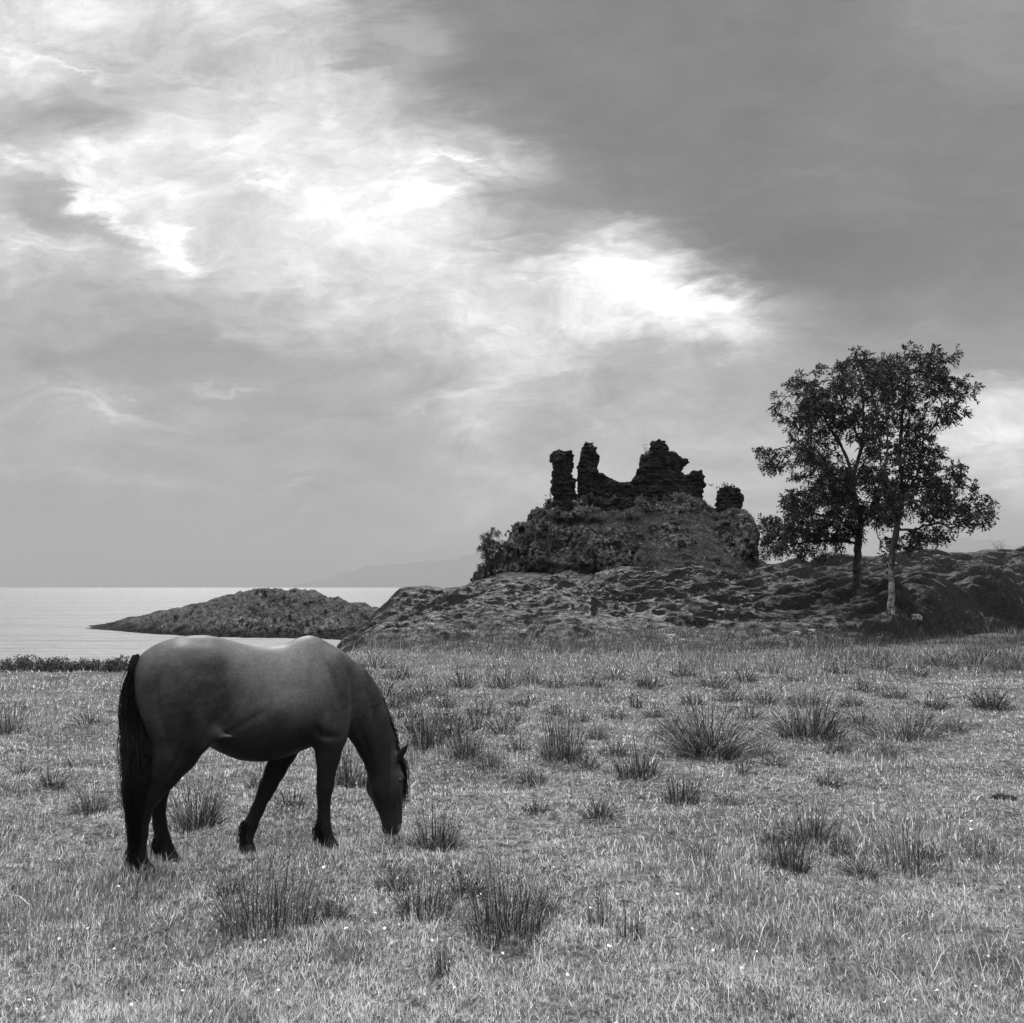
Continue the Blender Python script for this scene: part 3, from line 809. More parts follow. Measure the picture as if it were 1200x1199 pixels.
# ------------------------------------------------------------------ the ruin on top
def ruin():
    root = link('castle_ruin', None, loc=at(745, 585, 52.0))
    tag(root, 'dark roofless castle ruin with broken wall stumps on top of the rocky crag', 'castle ruin')
    R0 = np.array(root.location)
    pieces = [
     ('wall_stump', 51.2, 0.55, [(646, 606), (647, 580), (648, 560), (648, 535), (651, 531), (656, 530), (661, 531.5), (668, 531), (670, 536), (669, 550), (667, 557), (672, 565), (673, 578), (678, 590), (680, 606)], 'broken wall pillar with a flat top, leftmost of the ruin'),
     ('wall_stump', 51.4, 0.6, [(672, 606), (677, 590), (679, 576), (680, 556), (680, 541), (684, 526), (688, 521.5), (695, 522.5), (697, 530), (701, 537), (700, 545), (697, 550), (697, 554), (704, 558), (714, 562), (722, 567), (737, 567), (744, 575), (742, 606)], 'pointed wall pillar sloping down to a low wall on its right'),
     ('wall_stump', 52.0, 0.75, [(722, 600), (731, 577), (741, 566), (748, 556), (752, 546), (752.5, 536), (762, 530), (765, 520), (771, 517), (779, 518.5), (782, 526), (781, 534), (786, 545), (792, 568), (806, 590), (806, 606)], 'tallest wall fragment with a leaning blunt top'),
     ('wall_stump', 52.5, 0.6, [(780, 600), (781, 532), (791, 532.5), (799, 538), (802.5, 542.5), (797, 548), (797, 556), (805, 558), (806, 600)], None),
     ('wall_stump', 51.9, 0.5, [(794, 606), (797, 562), (806, 558), (810, 554), (821, 552.5), (824.5, 566), (823.5, 578), (820, 592), (818, 606)], None),
     ('wall_stump', 51.0, 0.6, [(840, 616), (841, 602), (840.5, 583), (843, 575), (850, 571), (858, 572.5), (864, 576), (866, 584), (865.5, 595), (862.5, 603), (863, 616)], 'squat block of wall standing apart at the right end'),
     ('wall_base', 50.9, 0.45, [(641, 640), (642, 612), (646, 596), (680, 588), (700, 587), (740, 584), (742, 600), (715, 604), (690, 610), (665, 614), (655, 626), (650, 640)], None),
    ]
    for name, Y, half, poly, lab in pieces:
        pw = []
        for a, b in poly:
            x, y, z = at(a, b, Y); pw.append((float(x), float(z)))
        h = 0.04
        xs = [p[0] for p in pw]; zs = [p[1] for p in pw]
        gx = np.arange(min(xs) - 0.3, max(xs) + 0.3, h); gz = np.arange(min(zs) - 0.3, max(zs) + 0.3, h); gy = np.arange(Y - half - 0.5, Y + half + 0.5, h * 1.3)
        d2 = poly_sdf(gx[:, None] + 0 * gz[None], gz[None, :] + 0 * gx[:, None], pw)
        t = (gz - gz[0]) / (gz[-1] - gz[0])
        hy = half * (1.12 - 0.35 * t)
        fy = np.abs(gy[None, :] - Y)[:, :, None] - hy[None, None, :]
        f = -smin(-d2[:, None, :] * np.ones((1, len(gy), 1)), -fy * np.ones((len(gx), 1, 1)), 0.14)
        X, Yg, Z = np.broadcast_arrays(gx[:, None, None], gy[None, :, None], gz[None, None, :])
        m = np.abs(f) < 0.4
        a, b, c = X[m], Yg[m], Z[m]
        n = 0.07 * fbm(a * 2.0, b * 2.0, c * 2.6, 3, 201) + 0.05 * fbm(a * 6.5, b * 6.5, c * 8.5, 2, 211) + 0.05 * (1 - 2 * np.abs(vnoise(a * 3.4, b * 3.4, c * 5.0, 221)))
        n = n + 0.050 * blocks(a / 0.42, c / 0.24, b / 0.5, 241) + 0.05 * blocks(a / 0.95, c / 0.8, b / 1.0, 245)
        course = np.abs(((c * 4.2 + 0.25 * vnoise(a, b, c, 231)) % 1.0) - 0.5)
        f = f.copy(); f[m] += -n + 0.05 * (course - 0.25)
        V, Q = surface_nets(f, (0, 0, 0), 1.0)
        V = np.array([gx[0], gy[0], gz[0]]) + V * np.array([h, h * 1.3, h])
        o = link(name, mesh_from(name, V - R0, Q, M_RUIN), root)
        if lab: o['label'] = lab
ruin()

# ------------------------------------------------------------------ trees and shrubs
def leaf_faces(c, axis, size, rng, curl=0.25, ratio=0.42):
    """a diamond leaf at each centre c along axis; returns verts (n*4), quads"""
    n = len(c)
    axis = axis / (np.linalg.norm(axis, axis=1)[:, None] + 1e-9)
    r = rng.normal(size=(n, 3)); side = np.cross(axis, r); side /= np.linalg.norm(side, axis=1)[:, None] + 1e-9
    nn = np.cross(axis, side)
    L = size[:, None]
    base = c; tip = c + axis * L - nn * L * curl * rng.random((n, 1))
    mid = c + axis * L * 0.5
    V = np.stack([base, mid + side * L * ratio * 0.5, tip, mid - side * L * ratio * 0.5], 1).reshape(-1, 3)
    return V, np.arange(n * 4).reshape(n, 4)

def colonise(start, guide, attractors, step, rng, di=1.6, dk=0.35, iters=220):
    """branch skeleton: guide polylines first, then growth towards the attractors"""
    nodes = [np.array(start, float)]; par = [-1]
    for line in guide:
        line = np.asarray(line, float)
        i = int(np.argmin([np.linalg.norm(q - line[0]) for q in nodes]))
        prev = i
        for a, b in zip(line[:-1], line[1:]):
            m = max(1, int(np.linalg.norm(b - a) / step))
            for k in range(1, m + 1):
                p = a + (b - a) * k / m + rng.normal(size=3) * step * 0.10
                nodes.append(p); par.append(prev); prev = len(nodes) - 1
    A = np.array(attractors); alive = np.ones(len(A), bool)
    P = np.array(nodes)
    near_d = np.full(len(A), 1e9); near_i = np.zeros(len(A), int)
    def upd(lo):
        nonlocal near_d, near_i
        d = np.linalg.norm(A[:, None, :] - P[None, lo:, :], axis=2)
        j = d.argmin(1); dm = d[np.arange(len(A)), j]
        b = dm < near_d
        near_d = np.where(b, dm, near_d); near_i = np.where(b, j + lo, near_i)
    upd(0)
    for it in range(iters):
        alive &= near_d > dk
        if not alive.any(): break
        act = alive & (near_d < di * (1 + it / 40))
        if not act.any(): act = alive
        dirs = A[act] - P[near_i[act]]
        dirs /= np.linalg.norm(dirs, axis=1)[:, None]
        who = near_i[act]
        acc = np.zeros((len(P), 3)); np.add.at(acc, who, dirs)
        g = np.unique(who)
        v = acc[g]; ln = np.linalg.norm(v, axis=1)
        v = v / (ln[:, None] + 1e-9) + rng.normal(size=v.shape) * 0.22 + np.array([0, 0, 0.05])
        v /= np.linalg.norm(v, axis=1)[:, None]
        new = P[g] + v * step
        lo = len(P)
        P = np.concatenate([P, new]); par.extend(g.tolist())
        upd(lo)
        if len(P) > 14000: break
    return P, np.array(par)

def skeleton_paths(P, par, r_tip, power, r_max):
    n = len(P)
    load = np.zeros(n); kids = [[] for _ in range(n)]
    for i in range(n):
        if par[i] >= 0: kids[par[i]].append(i)
    for i in range(n - 1, -1, -1):
        if not kids[i]: load[i] = 1.0
        if par[i] >= 0: load[par[i]] += load[i]
    rad = np.minimum(r_tip * load ** power, r_max)
    paths, radii = [], []
    stack = [(0, None)]
    while stack:
        s, frm = stack.pop()
        pts, rr = ([P[frm]], [min(rad[frm], rad[s] * 1.15)]) if frm is not None else ([], [])
        c = s
        while True:
            pts.append(P[c]); rr.append(rad[c])
            if not kids[c]: break
            ks = sorted(kids[c], key=lambda q: -load[q])
            for q in ks[1:]: stack.append((q, c))
            c = ks[0]
        if len(pts) >= 2:
            paths.append(np.array(pts)); radii.append(np.array(rr))
    return paths, radii, load, rad, kids

def bark_mat():
    m, N = new_mat('bark')
    co = N.n('ShaderNodeTexCoord').outputs['Object']
    n = N.noise(N.vmath('MULTIPLY', co, (1, 1, 0.25)), 26, 5, 0.65)
    l = N.noise(co, 5.0, 5, 0.65)
    c = N.math('MULTIPLY', N.rng(n, 0.3, 0.7, 0.02, 0.07), N.rng(l, 0.4, 0.6, 0.6, 1.6))
    finish(N, c, 0.95, 0.1, bump(N, n, 0.9, 0.03))
    return m
M_BARK = bark_mat()

def pale_bark_mat():
    m, N = new_mat('pale_lichened_bark')
    co = N.n('ShaderNodeTexCoord').outputs['Object']
    sp = N.n('ShaderNodeSeparateXYZ'); N.link(co, sp.inputs[0])
    n = N.noise(N.vmath('MULTIPLY', co, (1, 1, 0.25)), 26, 5, 0.65)
    l = N.noise(co, 6.0, 5, 0.65)
    dark = N.rng(n, 0.3, 0.7, 0.02, 0.06)
    pale = N.math('MULTIPLY', N.rng(n, 0.3, 0.65, 0.05, 0.32), N.rng(l, 0.38, 0.6, 0.15, 1.2))
    z = N.math('ADD', sp.outputs[2], N.math('MULTIPLY', N.math('SUBTRACT', l, 0.5), 0.8))
    c = N.mix(N.rng(z, 1.35, 2.1), pale, dark)         # grey lichen on the lowest two metres
    finish(N, c, 0.95, 0.1, bump(N, n, 0.9, 0.03))
    return m

def ash_tree(base_px, base_Y, trunk_px, limbs_px, clumps, seed, label, r_max, bark, depth=1.9, sink=0.15, n_att=46, r_tip=0.0085, zoom=(860, 380, 3.156), leaf=(0.13, 0.205), leaflets=11, tone=0.013, di=1.6, step=0.16, name='ash_tree', cat='tree', power=0.485, leafsets=2):
    rng = np.random.default_rng(seed)
    zx, zy, zs = zoom
    bx, by, bz = base_px[0], base_Y, base_px[1]
    root = link(name, None, loc=(bx, by, bz))
    tag(root, label, cat)
    B = np.array([bx, by, bz])
    def W(X, Yp, dy=0.0):
        x, y, z = at(zx + X / zs, zy + Yp / zs, by + dy)
        return np.array([x, y, z], float) - B
    k = by / FOC / zs                       # metres per zoom pixel
    cl = []
    for (X, Yp, r) in clumps:
        c = W(X, Yp)
        cl.append((c, r * k * 1.0, rng.uniform(-1, 1)))
    cx0 = np.mean([c[0][0] for c in cl])
    halfw = max(abs(c[0][0] - cx0) for c in cl)
    att, cc = [], []
    for c, r, u in cl:
        e = math.sqrt(max(0.08, 1 - ((c[0] - cx0) / (halfw * 1.1)) ** 2))
        ys = [u * depth * e, -u * depth * e * 0.8] if rng.random() < 0.6 else [u * depth * e]
        for yy in ys:
            c2 = c + np.array([0, yy, 0]) * 1.0
            cc.append((c2, r))
            m = max(4, int(n_att * (r / 0.6) ** 2))
            d = rng.normal(size=(m, 3)); d /= np.linalg.norm(d, axis=1)[:, None]
            att.append(c2 + d * r * (rng.random((m, 1)) ** 0.45) * np.array([1, 1, 0.9]))
    att = np.concatenate(att)
    trunk = [W(a, b, d) for a, b, d in trunk_px]
    trunk[0] = np.array([0, 0, -sink])
    guides = [trunk] + [[W(a, b, d) for a, b, d in l] for l in limbs_px]
    P, par = colonise(trunk[0], guides, att, step, rng, di=di, dk=step * 1.7)
    paths, radii, load, rad, kids = skeleton_paths(P, par, r_tip, power, r_max)
    # flare at the foot
    for p, r in zip(paths, radii):
        r *= 1 + 0.5 * np.exp(-np.clip(p[:, 2], 0, 9) / 0.22) * (np.abs(p[:, 0]) < 0.4) * (r > r_max * 0.6)
    V, F = tubes(paths, radii, 7)
    rr = np.concatenate([np.repeat(r, 7) for r in radii])
    V = V + (fbm(V[:, 0] * 7, V[:, 1] * 7, V[:, 2] * 3, 2, seed)[:, None] * 0.12 * rr[:, None])
    link('trunk', mesh_from('trunk', V, F, bark), root)
    # leaves: compound leaves near the twig ends
    thin = np.nonzero((load <= 3.0) & (P[:, 2] > 0.5))[0]
    thin = thin[rng.random(len(thin)) < 0.95]
    C, AX, SZ, TN = [], [], [], []
    for i in thin:
        base = P[i]
        d0 = P[i] - P[par[i]] if par[i] >= 0 else np.array([0, 0, 1.0])
        d0 = d0 / (np.linalg.norm(d0) + 1e-9)
        lt = tone * rng.uniform(0.6, 1.5)
        for q in range(leafsets * (3 if not kids[i] else rng.integers(1, 3))):
            d = d0 * 0.7 + rng.normal(size=3) * 0.75 + np.array([0, 0, -0.15]); d /= np.linalg.norm(d)
            L = rng.uniform(leaf[0] * 1.4, leaf[1] * 1.7)
            side = np.cross(d, rng.normal(size=3)); side /= np.linalg.norm(side)
            ts = np.linspace(0.2, 1.0, leaflets // 2 + 1)
            for s in (-1, 1):
                pos = base + d * (ts * L)[:, None] + np.array([0, 0, -0.25 * L]) * (ts ** 2)[:, None]
                C.append(pos); AX.append(np.tile(side * s + d * 0.7, (len(ts), 1)) + rng.normal(size=(len(ts), 3)) * 0.25)
                SZ.append(np.full(len(ts), L * 0.40) * rng.uniform(0.8, 1.2, len(ts))); TN.append(np.full(len(ts), lt))
    C = np.concatenate(C); AX = np.concatenate(AX); SZ = np.concatenate(SZ); TN = np.concatenate(TN)
    V, F = leaf_faces(C, AX, SZ, rng)
    link('crown', mesh_from('crown', V, F, M_LEAF, False, np.repeat(TN, 4)), root)
    return root

def plant_trees():
    LEFT = [(150, 750, 60), (215, 755, 75), (320, 780, 75), (250, 690, 65), (340, 690, 75), (425, 690, 70), (430, 765, 50), (360, 620, 75), (280, 640, 55), (155, 455, 45), (145, 525, 38), (215, 510, 50), (260, 450, 55), (330, 470, 62),
            (255, 350, 58), (200, 280, 42), (300, 300, 65), (250, 220, 48), (318, 145, 34), (335, 225, 55), (410, 250, 70), (440, 150, 45), (478, 100, 34), (480, 200, 60), (420, 350, 60), (340, 380, 55), (500, 290, 50), (400, 510, 50),
            (470, 560, 40), (300, 560, 45), (205, 640, 38), (165, 830, 45), (240, 845, 35), (305, 850, 35), (120, 790, 35), (430, 110, 25), (180, 240, 20), (225, 225, 22), (480, 640, 50), (520, 690, 40), (385, 800, 40), (505, 205, 40), (520, 260, 40), (515, 420, 35), (530, 140, 36), (535, 340, 30), (500, 470, 38), (515, 530, 34), (495, 400, 36)]
    RIGHT = [(560, 180, 55), (650, 170, 62), (715, 140, 50), (680, 100, 30), (620, 115, 32), (740, 220, 62), (815, 205, 32), (848, 236, 20), (800, 275, 42), (660, 265, 62), (580, 270, 50), (775, 345, 45), (700, 340, 42), (620, 380, 38),
             (660, 440, 45), (590, 480, 32), (640, 530, 62), (700, 555, 72), (620, 600, 60), (750, 595, 62), (700, 645, 70), (795, 620, 45), (828, 565, 30), (790, 530, 32), (620, 690, 50), (560, 640, 50), (765, 685, 52), (855, 705, 40),
             (915, 680, 36), (945, 705, 22), (905, 740, 24), (700, 795, 42), (640, 805, 34), (750, 790, 28), (540, 720, 40), (760, 480, 30), (720, 480, 30), (600, 330, 30), (820, 170, 16), (745, 115, 18), (548, 400, 38), (540, 470, 34), (565, 340, 34), (870, 655, 26), (890, 715, 28), (930, 730, 20), (560, 560, 40), (545, 620, 40), (530, 250, 40), (535, 170, 34)]
    LX, LY, LZ = hill_hit(1002, 697)
    ash_tree((LX, LZ), LY, [(455, 1000, 0), (455, 900, 0), (462, 800, 0), (470, 740, 0)],
             [[(470, 740, 0), (445, 640, 0.2), (440, 560, 0.3), (475, 450, 0.2), (480, 330, 0.1), (470, 210, 0)],
              [(470, 740, 0), (500, 690, -0.3), (545, 580, -0.6), (540, 450, -0.5), (530, 340, -0.4)],
              [(445, 640, 0.2), (380, 570, -0.8), (320, 500, -1.0), (240, 430, -0.9)],
              [(440, 560, 0.3), (400, 450, 0.9), (350, 380, 1.1), (300, 270, 0.9)],
              [(464, 790, 0), (390, 720, -0.6), (290, 700, -1.0), (190, 740, -1.0)],
              [(464, 810, 0), (400, 800, 0.5), (300, 800, 0.7), (200, 820, 0.6)],
              [(475, 450, 0.2), (420, 330, -0.5), (380, 230, -0.7)]],
             LEFT, 5, 'broad leafy ash tree with a dark forked trunk, left of the pair on the hill', 0.19, M_BARK)
    RX, RY, RZ = hill_hit(1043, 720)
    ash_tree((RX, RZ), RY, [(580, 1070, 0), (583, 980, 0), (582, 880, 0), (595, 800, 0), (605, 730, 0)],
             [[(605, 730, 0), (625, 640, 0.1), (620, 560, 0.2), (612, 470, 0.2), (625, 330, 0), (640, 200, 0)],
              [(605, 730, 0), (590, 640, -0.5), (560, 540, -0.7), (570, 420, -0.6), (560, 280, -0.5)],
              [(625, 640, 0.1), (680, 560, 0.6), (700, 430, 0.9), (740, 380, 0.9), (770, 300, 0.8)],
              [(600, 760, 0), (660, 760, -0.3), (720, 740, -0.5), (770, 735, -0.6), (800, 755, -0.6), (850, 740, -0.6), (920, 700, -0.5)],
              [(583, 850, 0), (545, 820, 0.5), (530, 770, 0.8), (510, 700, 0.8)],
              [(620, 600, 0.2), (700, 600, -0.8), (770, 560, -1.0)]],
             RIGHT, 8, 'slimmer ash tree with a pale lichened trunk base, right of the pair on the hill', 0.105, pale_bark_mat())
    # small tree beside the crag
    Z7 = (540, 600, 7.5)
    x, y, z = hill_hit(581, 676)
    ash_tree((x, z), y, [(305, 560, 0), (300, 480, 0), (280, 400, 0)],
             [[(280, 400, 0), (255, 320, 0.1), (235, 220, 0)], [(290, 440, 0), (230, 420, -0.2), (170, 470, -0.2)], [(300, 420, 0.1), (330, 330, 0.2), (330, 220, 0.1)]],
             [(240, 330, 70), (280, 400, 70), (210, 210, 40), (250, 250, 55), (190, 320, 45), (200, 390, 45), (175, 470, 34), (320, 300, 40), (345, 270, 25), (320, 420, 50), (230, 470, 25), (290, 210, 25), (340, 180, 16), (285, 160, 16)],
             15, 'small bushy tree on the slope at the left foot of the crag', 0.07, M_BARK, depth=0.55, sink=0.3, n_att=70, r_tip=0.006, zoom=Z7, leaf=(0.08, 0.13), leaflets=6, tone=0.02, di=0.8, step=0.09, name='small_tree', cat='tree', leafsets=3)
plant_trees()

def shrub(px, py, Y, w_px, h_px, seed, label, stems=14, leafy=1.0, tone=0.03, loc=None, lean=0.5, leaf=0.07, name='shrub', cat='shrub'):
    rng = np.random.default_rng(seed)
    if loc is None:
        loc = [float(q) for q in at(px, py, Y)]
    o = link(name, None, loc=loc); tag(o, label, cat)
    k = loc[1] / FOC
    w, h = w_px * k, h_px * k
    paths, radii, C, AX, SZ = [], [], [], [], []
    for s in range(stems):
        b = np.array([rng.uniform(-0.35, 0.35) * w, rng.uniform(-0.3, 0.3) * min(w, 1.0), -0.12]) * (1 if stems > 20 else np.array([0.12, 0.12, 1]))
        tip = np.array([b[0] * 1.4 + rng.normal() * w * 0.12 * lean * 2, b[1] * 1.3 + rng.normal() * 0.1, h * rng.uniform(0.5, 1.1) * (1 + 0.45 * math.sin(b[0] * 3.1 + seed) * math.sin(b[0] * 7.7))])
        n = 7
        t = np.linspace(0, 1, n)[:, None]
        p = b + (tip - b) * t + rng.normal(size=(n, 3)) * 0.03 * h * t
        paths.append(p); radii.append(np.linspace(0.014, 0.004, n) * max(0.5, min(1.2, h)))
        m = int(26 * leafy)
        tt = rng.uniform(0.15, 1.0, m)
        pos = b + (tip - b) * tt[:, None] + rng.normal(size=(m, 3)) * np.array([0.1 * h + 0.03 * w / max(1, stems) * 6, 0.12 * h, 0.06 * h])
        pos[:, 2] = np.maximum(pos[:, 2], -0.05)
        C.append(pos); AX.append(rng.normal(size=(m, 3)) + np.array([0, 0, 0.5])); SZ.append(rng.uniform(0.6, 1.3, m) * leaf)
    V, F = tubes(paths, radii, 5)
    link('stems', mesh_from('stems', V, F, M_BARK), o)
    C = np.concatenate(C); AX = np.concatenate(AX); SZ = np.concatenate(SZ)
    V, F = leaf_faces(C, AX, SZ, rng, ratio=0.5)
    link('foliage', mesh_from('foliage', V, F, M_LEAF, False, np.repeat(tone * rng.uniform(0.5, 1.6, len(C)), 4)), o)
    return o

shrub(757, 539, 52.0, 10, 17, 1, 'sparse sprig growing on the left shoulder of the tallest ruin fragment', 5, 0.5, 0.03, lean=0.8, leaf=0.11)
shrub(851, 573, 51.0, 22, 8, 2, 'low tuft of shrub on top of the squat right block of the ruin', 8, 0.8, 0.02, lean=1.2, leaf=0.10)
shrub(643, 606, 50.6, 12, 22, 3, 'dark bush clinging to the crag below the leftmost ruin pillar', 12, 1.6, 0.018, leaf=0.12)

# bushes on the shore bank, one either side of a notch
for (px, w, h, sd_, lab) in ((35, 115, 13, 31, 'low dark thicket along the shore bank at the far left edge of the field'), (118, 78, 11, 32, 'low dark thicket along the shore bank just left of the horse')):
    gx, gy = ground_at(px, 787)
    shrub(px, 787, gy, w, h, sd_, lab, int(w * 2.2), 1.0, 0.045, loc=(float(gx), float(gy) + 0.2, float(field_z(np.array(gx), np.array(gy)))), lean=0.06, leaf=0.045, name='bush', cat='bush')
# thin bare sprigs on the skyline of the hill, far right
x, y, z = hill_hit(1172, 641)
shrub(0, 0, 0, 34, 12, 35, 'wispy bare shrub on the hill skyline right of the two ash trees', 11, 0.25, 0.05, loc=(x, y, z - 0.05), lean=0.8, leaf=0.05)

# ------------------------------------------------------------------ the horse
def lerp_chain(nodes, px, py, pz, k=0.03, base=None):
    """union of tapering elliptical segments; node = (x, y, z, radius, half width)"""
    f = None
    for (x0, y0, z0, r0, w0), (x1, y1, z1, r1, w1) in zip(nodes[:-1], nodes[1:]):
        ex, ey, ez = x1 - x0, y1 - y0, z1 - z0
        t = np.clip(((px - x0) * ex + (pz - z0) * ez) / (ex * ex + ez * ez + 1e-9), 0, 1)
        r = r0 + (r1 - r0) * t; w = w0 + (w1 - w0) * t
        dx, dy, dz = px - x0 - ex * t, py - y0 - ey * t, pz - z0 - ez * t
        sc = r / w
        d = np.sqrt(dx * dx + dz * dz + (dy * sc) ** 2) - r
        d = d * np.minimum(1.0, 1 / sc) if True else d
        f = d if f is None else smin(f, d, k)
    return f

def ellipsoid(px, py, pz, c, r, tilt=0.0):
    dx, dy, dz = px - c[0], py - c[1], pz - c[2]
    ct, st = math.cos(tilt), math.sin(tilt)
    a, b = dx * ct + dz * st, -dx * st + dz * ct
    q = np.sqrt((a / r[0]) ** 2 + (dy / r[1]) ** 2 + (b / r[2]) ** 2)
    return (q - 1) * min(r)

TORSO = np.array([  # x, top, bottom, half width
 (-0.640, 1.17, 1.02, 0.04), (-0.622, 1.245, 0.92, 0.13), (-0.585, 1.292, 0.84, 0.185), (-0.50, 1.350, 0.78, 0.232), (-0.40, 1.382, 0.75, 0.255), (-0.30, 1.396, 0.735, 0.265), (-0.20, 1.397, 0.715, 0.268),
 (-0.10, 1.377, 0.655, 0.285), (0.0, 1.345, 0.605, 0.305), (0.1, 1.320, 0.582, 0.318), (0.2, 1.311, 0.578, 0.318), (0.3, 1.322, 0.592, 0.302), (0.40, 1.366, 0.622, 0.272), (0.48, 1.383, 0.645, 0.250),
 (0.56, 1.354, 0.665, 0.232), (0.64, 1.296, 0.685, 0.205), (0.70, 1.235, 0.715, 0.165), (0.745, 1.15, 0.78, 0.115), (0.775, 1.03, 0.86, 0.04)])

def horse():
    root = link('horse', None, loc=HO)
    root.rotation_euler = (0, 0, TH)
    tag(root, 'dark bay horse with black legs, mane and tail grazing in the field', 'horse')
    h = 0.0115
    gx = np.arange(-0.74, 1.24, h); gy = np.arange(-0.40, 0.40, h); gz = np.arange(-0.02, 1.50, h)
    X, Y, Z = np.meshgrid(gx, gy, gz, indexing='ij')
    # trunk
    zt = np.interp(gx, TORSO[:, 0], TORSO[:, 1]); zb = np.interp(gx, TORSO[:, 0], TORSO[:, 2]); hw = np.interp(gx, TORSO[:, 0], TORSO[:, 3])
    k5 = np.array([1, 2, 3, 2, 1.]) / 9
    for a in (zt, zb, hw):
        for _ in range(2):
            a[2:-2] = np.convolve(a, k5, 'valid')
    c = (zt + zb) / 2; hh = np.maximum((zt - zb) / 2, 0.02)
    C, HH, HW = c[:, None, None], hh[:, None, None], hw[:, None, None]
    zn = (Z - C) / HH
    belly = 1 - 0.16 * np.clip(zn, 0, 1) ** 1.5 * (1 + 0.5 * smooth(0.2, 0.45, X)) - 0.06 * np.clip(-zn, 0, 1)
    q = (np.abs(zn) ** 2.15 + np.abs(Y / (HW * belly)) ** 2.15) ** (1 / 2.15)
    f = (q - 1) * np.minimum(HH, HW)
    ends = np.maximum(-0.640 - X, X - 0.775)
    f = np.maximum(f, ends)
    def sub(lo, hi):
        s = tuple(slice(max(0, int((l - g[0]) / h)), min(len(g), int((u - g[0]) / h) + 2)) for l, u, g in zip(lo, hi, (gx, gy, gz)))
        return s
    def add(fn, lo, hi, k):
        s = sub(lo, hi)
        d = fn(X[s], Y[s], Z[s])
        f[s] = smin(f[s], d, k)
    def cut(fn, lo, hi, k):
        s = sub(lo, hi)
        d = fn(X[s], Y[s], Z[s])
        f[s] = -smin(-f[s], d, k)
    # hollow of the flank in front of each thigh
    for sgn in (-1, 1):
        cut(lambda a, b, c_: ellipsoid(a, b, c_, (-0.045, sgn * 0.468, 0.97), (0.17, 0.16, 0.28), 0.15), (-0.4, -0.4, 0.6), (0.3, 0.4, 1.45), 0.10)
    # haunches and shoulders
    for sgn in (-1, 1):
        add(lambda a, b, c_: ellipsoid(a, b, c_, (-0.365, sgn * 0.135, 1.05), (0.235, 0.165, 0.295), 0.10), (-0.74, -0.4, 0.55), (0.0, 0.4, 1.48), 0.035)
        add(lambda a, b, c_: ellipsoid(a, b, c_, (-0.36, sgn * 0.15, 0.87), (0.205, 0.125, 0.19), -0.2), (-0.74, -0.4, 0.5), (0.0, 0.4, 1.3), 0.045)
        add(lambda a, b, c_: ellipsoid(a, b, c_, (-0.21, sgn * 0.135, 1.25), (0.07, 0.09, 0.06), 0.0), (-0.5, -0.4, 1.0), (0.1, 0.4, 1.48), 0.08)
        add(lambda a, b, c_: ellipsoid(a, b, c_, (0.545, sgn * 0.135, 1.02), (0.135, 0.112, 0.27), -0.35), (0.2, -0.4, 0.55), (0.9, 0.4, 1.45), 0.05)
        add(lambda a, b, c_: ellipsoid(a, b, c_, (0.565, sgn * 0.15, 0.80), (0.135, 0.095, 0.125), 0.0), (0.2, -0.4, 0.5), (0.9, 0.4, 1.1), 0.035)
    # neck and head
    neck = [(0.60, 0, 1.02, 0.265, 0.185), (0.712, 0, 0.962, 0.228, 0.15), (0.802, 0, 0.898, 0.182, 0.122), (0.885, 0, 0.775, 0.149, 0.102), (0.948, 0, 0.642, 0.130, 0.092), (0.988, 0, 0.535, 0.118, 0.087)]
    add(lambda a, b, c_: lerp_chain(neck, a, b, c_, 0.03), (0.2, -0.4, 0.3), (1.24, 0.4, 1.4), 0.05)
    head = [(1.000, 0, 0.50, 0.112, 0.088), (1.020, 0, 0.40, 0.116, 0.100), (1.028, 0, 0.315, 0.112, 0.095), (1.045, 0, 0.235, 0.092, 0.078), (1.060, 0, 0.165, 0.073, 0.060), (1.068, 0, 0.105, 0.066, 0.055), (1.074, 0, 0.062, 0.056, 0.056)]
    add(lambda a, b, c_: lerp_chain(head, a, b, c_, 0.025), (0.8, -0.25, -0.02), (1.24, 0.25, 0.7), 0.035)
    for sgn in (-1, 1):
        # cheek, brow, cheek ridge, nostril, ear
        add(lambda a, b, c_: ellipsoid(a, b, c_, (0.968, sgn * 0.058, 0.335), (0.066, 0.040, 0.088), 0.25), (0.8, -0.25, 0.1), (1.2, 0.25, 0.6), 0.02)
        add(lambda a, b, c_: ellipsoid(a, b, c_, (1.092, sgn * 0.078, 0.408), (0.036, 0.022, 0.032), 0.0), (0.9, -0.25, 0.2), (1.24, 0.25, 0.6), 0.02)
        add(lambda a, b, c_: lerp_chain([(1.065, sgn * 0.082, 0.36, 0.018, 0.016), (1.062, sgn * 0.060, 0.24, 0.012, 0.012)], a, b, c_), (0.9, -0.25, 0.1), (1.24, 0.25, 0.6), 0.03)
        add(lambda a, b, c_: lerp_chain([(1.055, sgn * 0.062, 0.505, 0.030, 0.026), (1.085, sgn * 0.078, 0.55, 0.030, 0.020), (1.118, sgn * 0.085, 0.592, 0.024, 0.012), (1.150, sgn * 0.082, 0.634, 0.008, 0.007)], a, b, c_, 0.01), (0.9, -0.25, 0.4), (1.24, 0.25, 0.72), 0.015)
        cut(lambda a, b, c_: lerp_chain([(1.085, sgn * 0.098, 0.545, 0.014, 0.010), (1.115, sgn * 0.100, 0.585, 0.011, 0.008), (1.138, sgn * 0.096, 0.615, 0.006, 0.006)], a, b, c_, 0.01), (0.9, -0.25, 0.4), (1.24, 0.25, 0.72), 0.008)
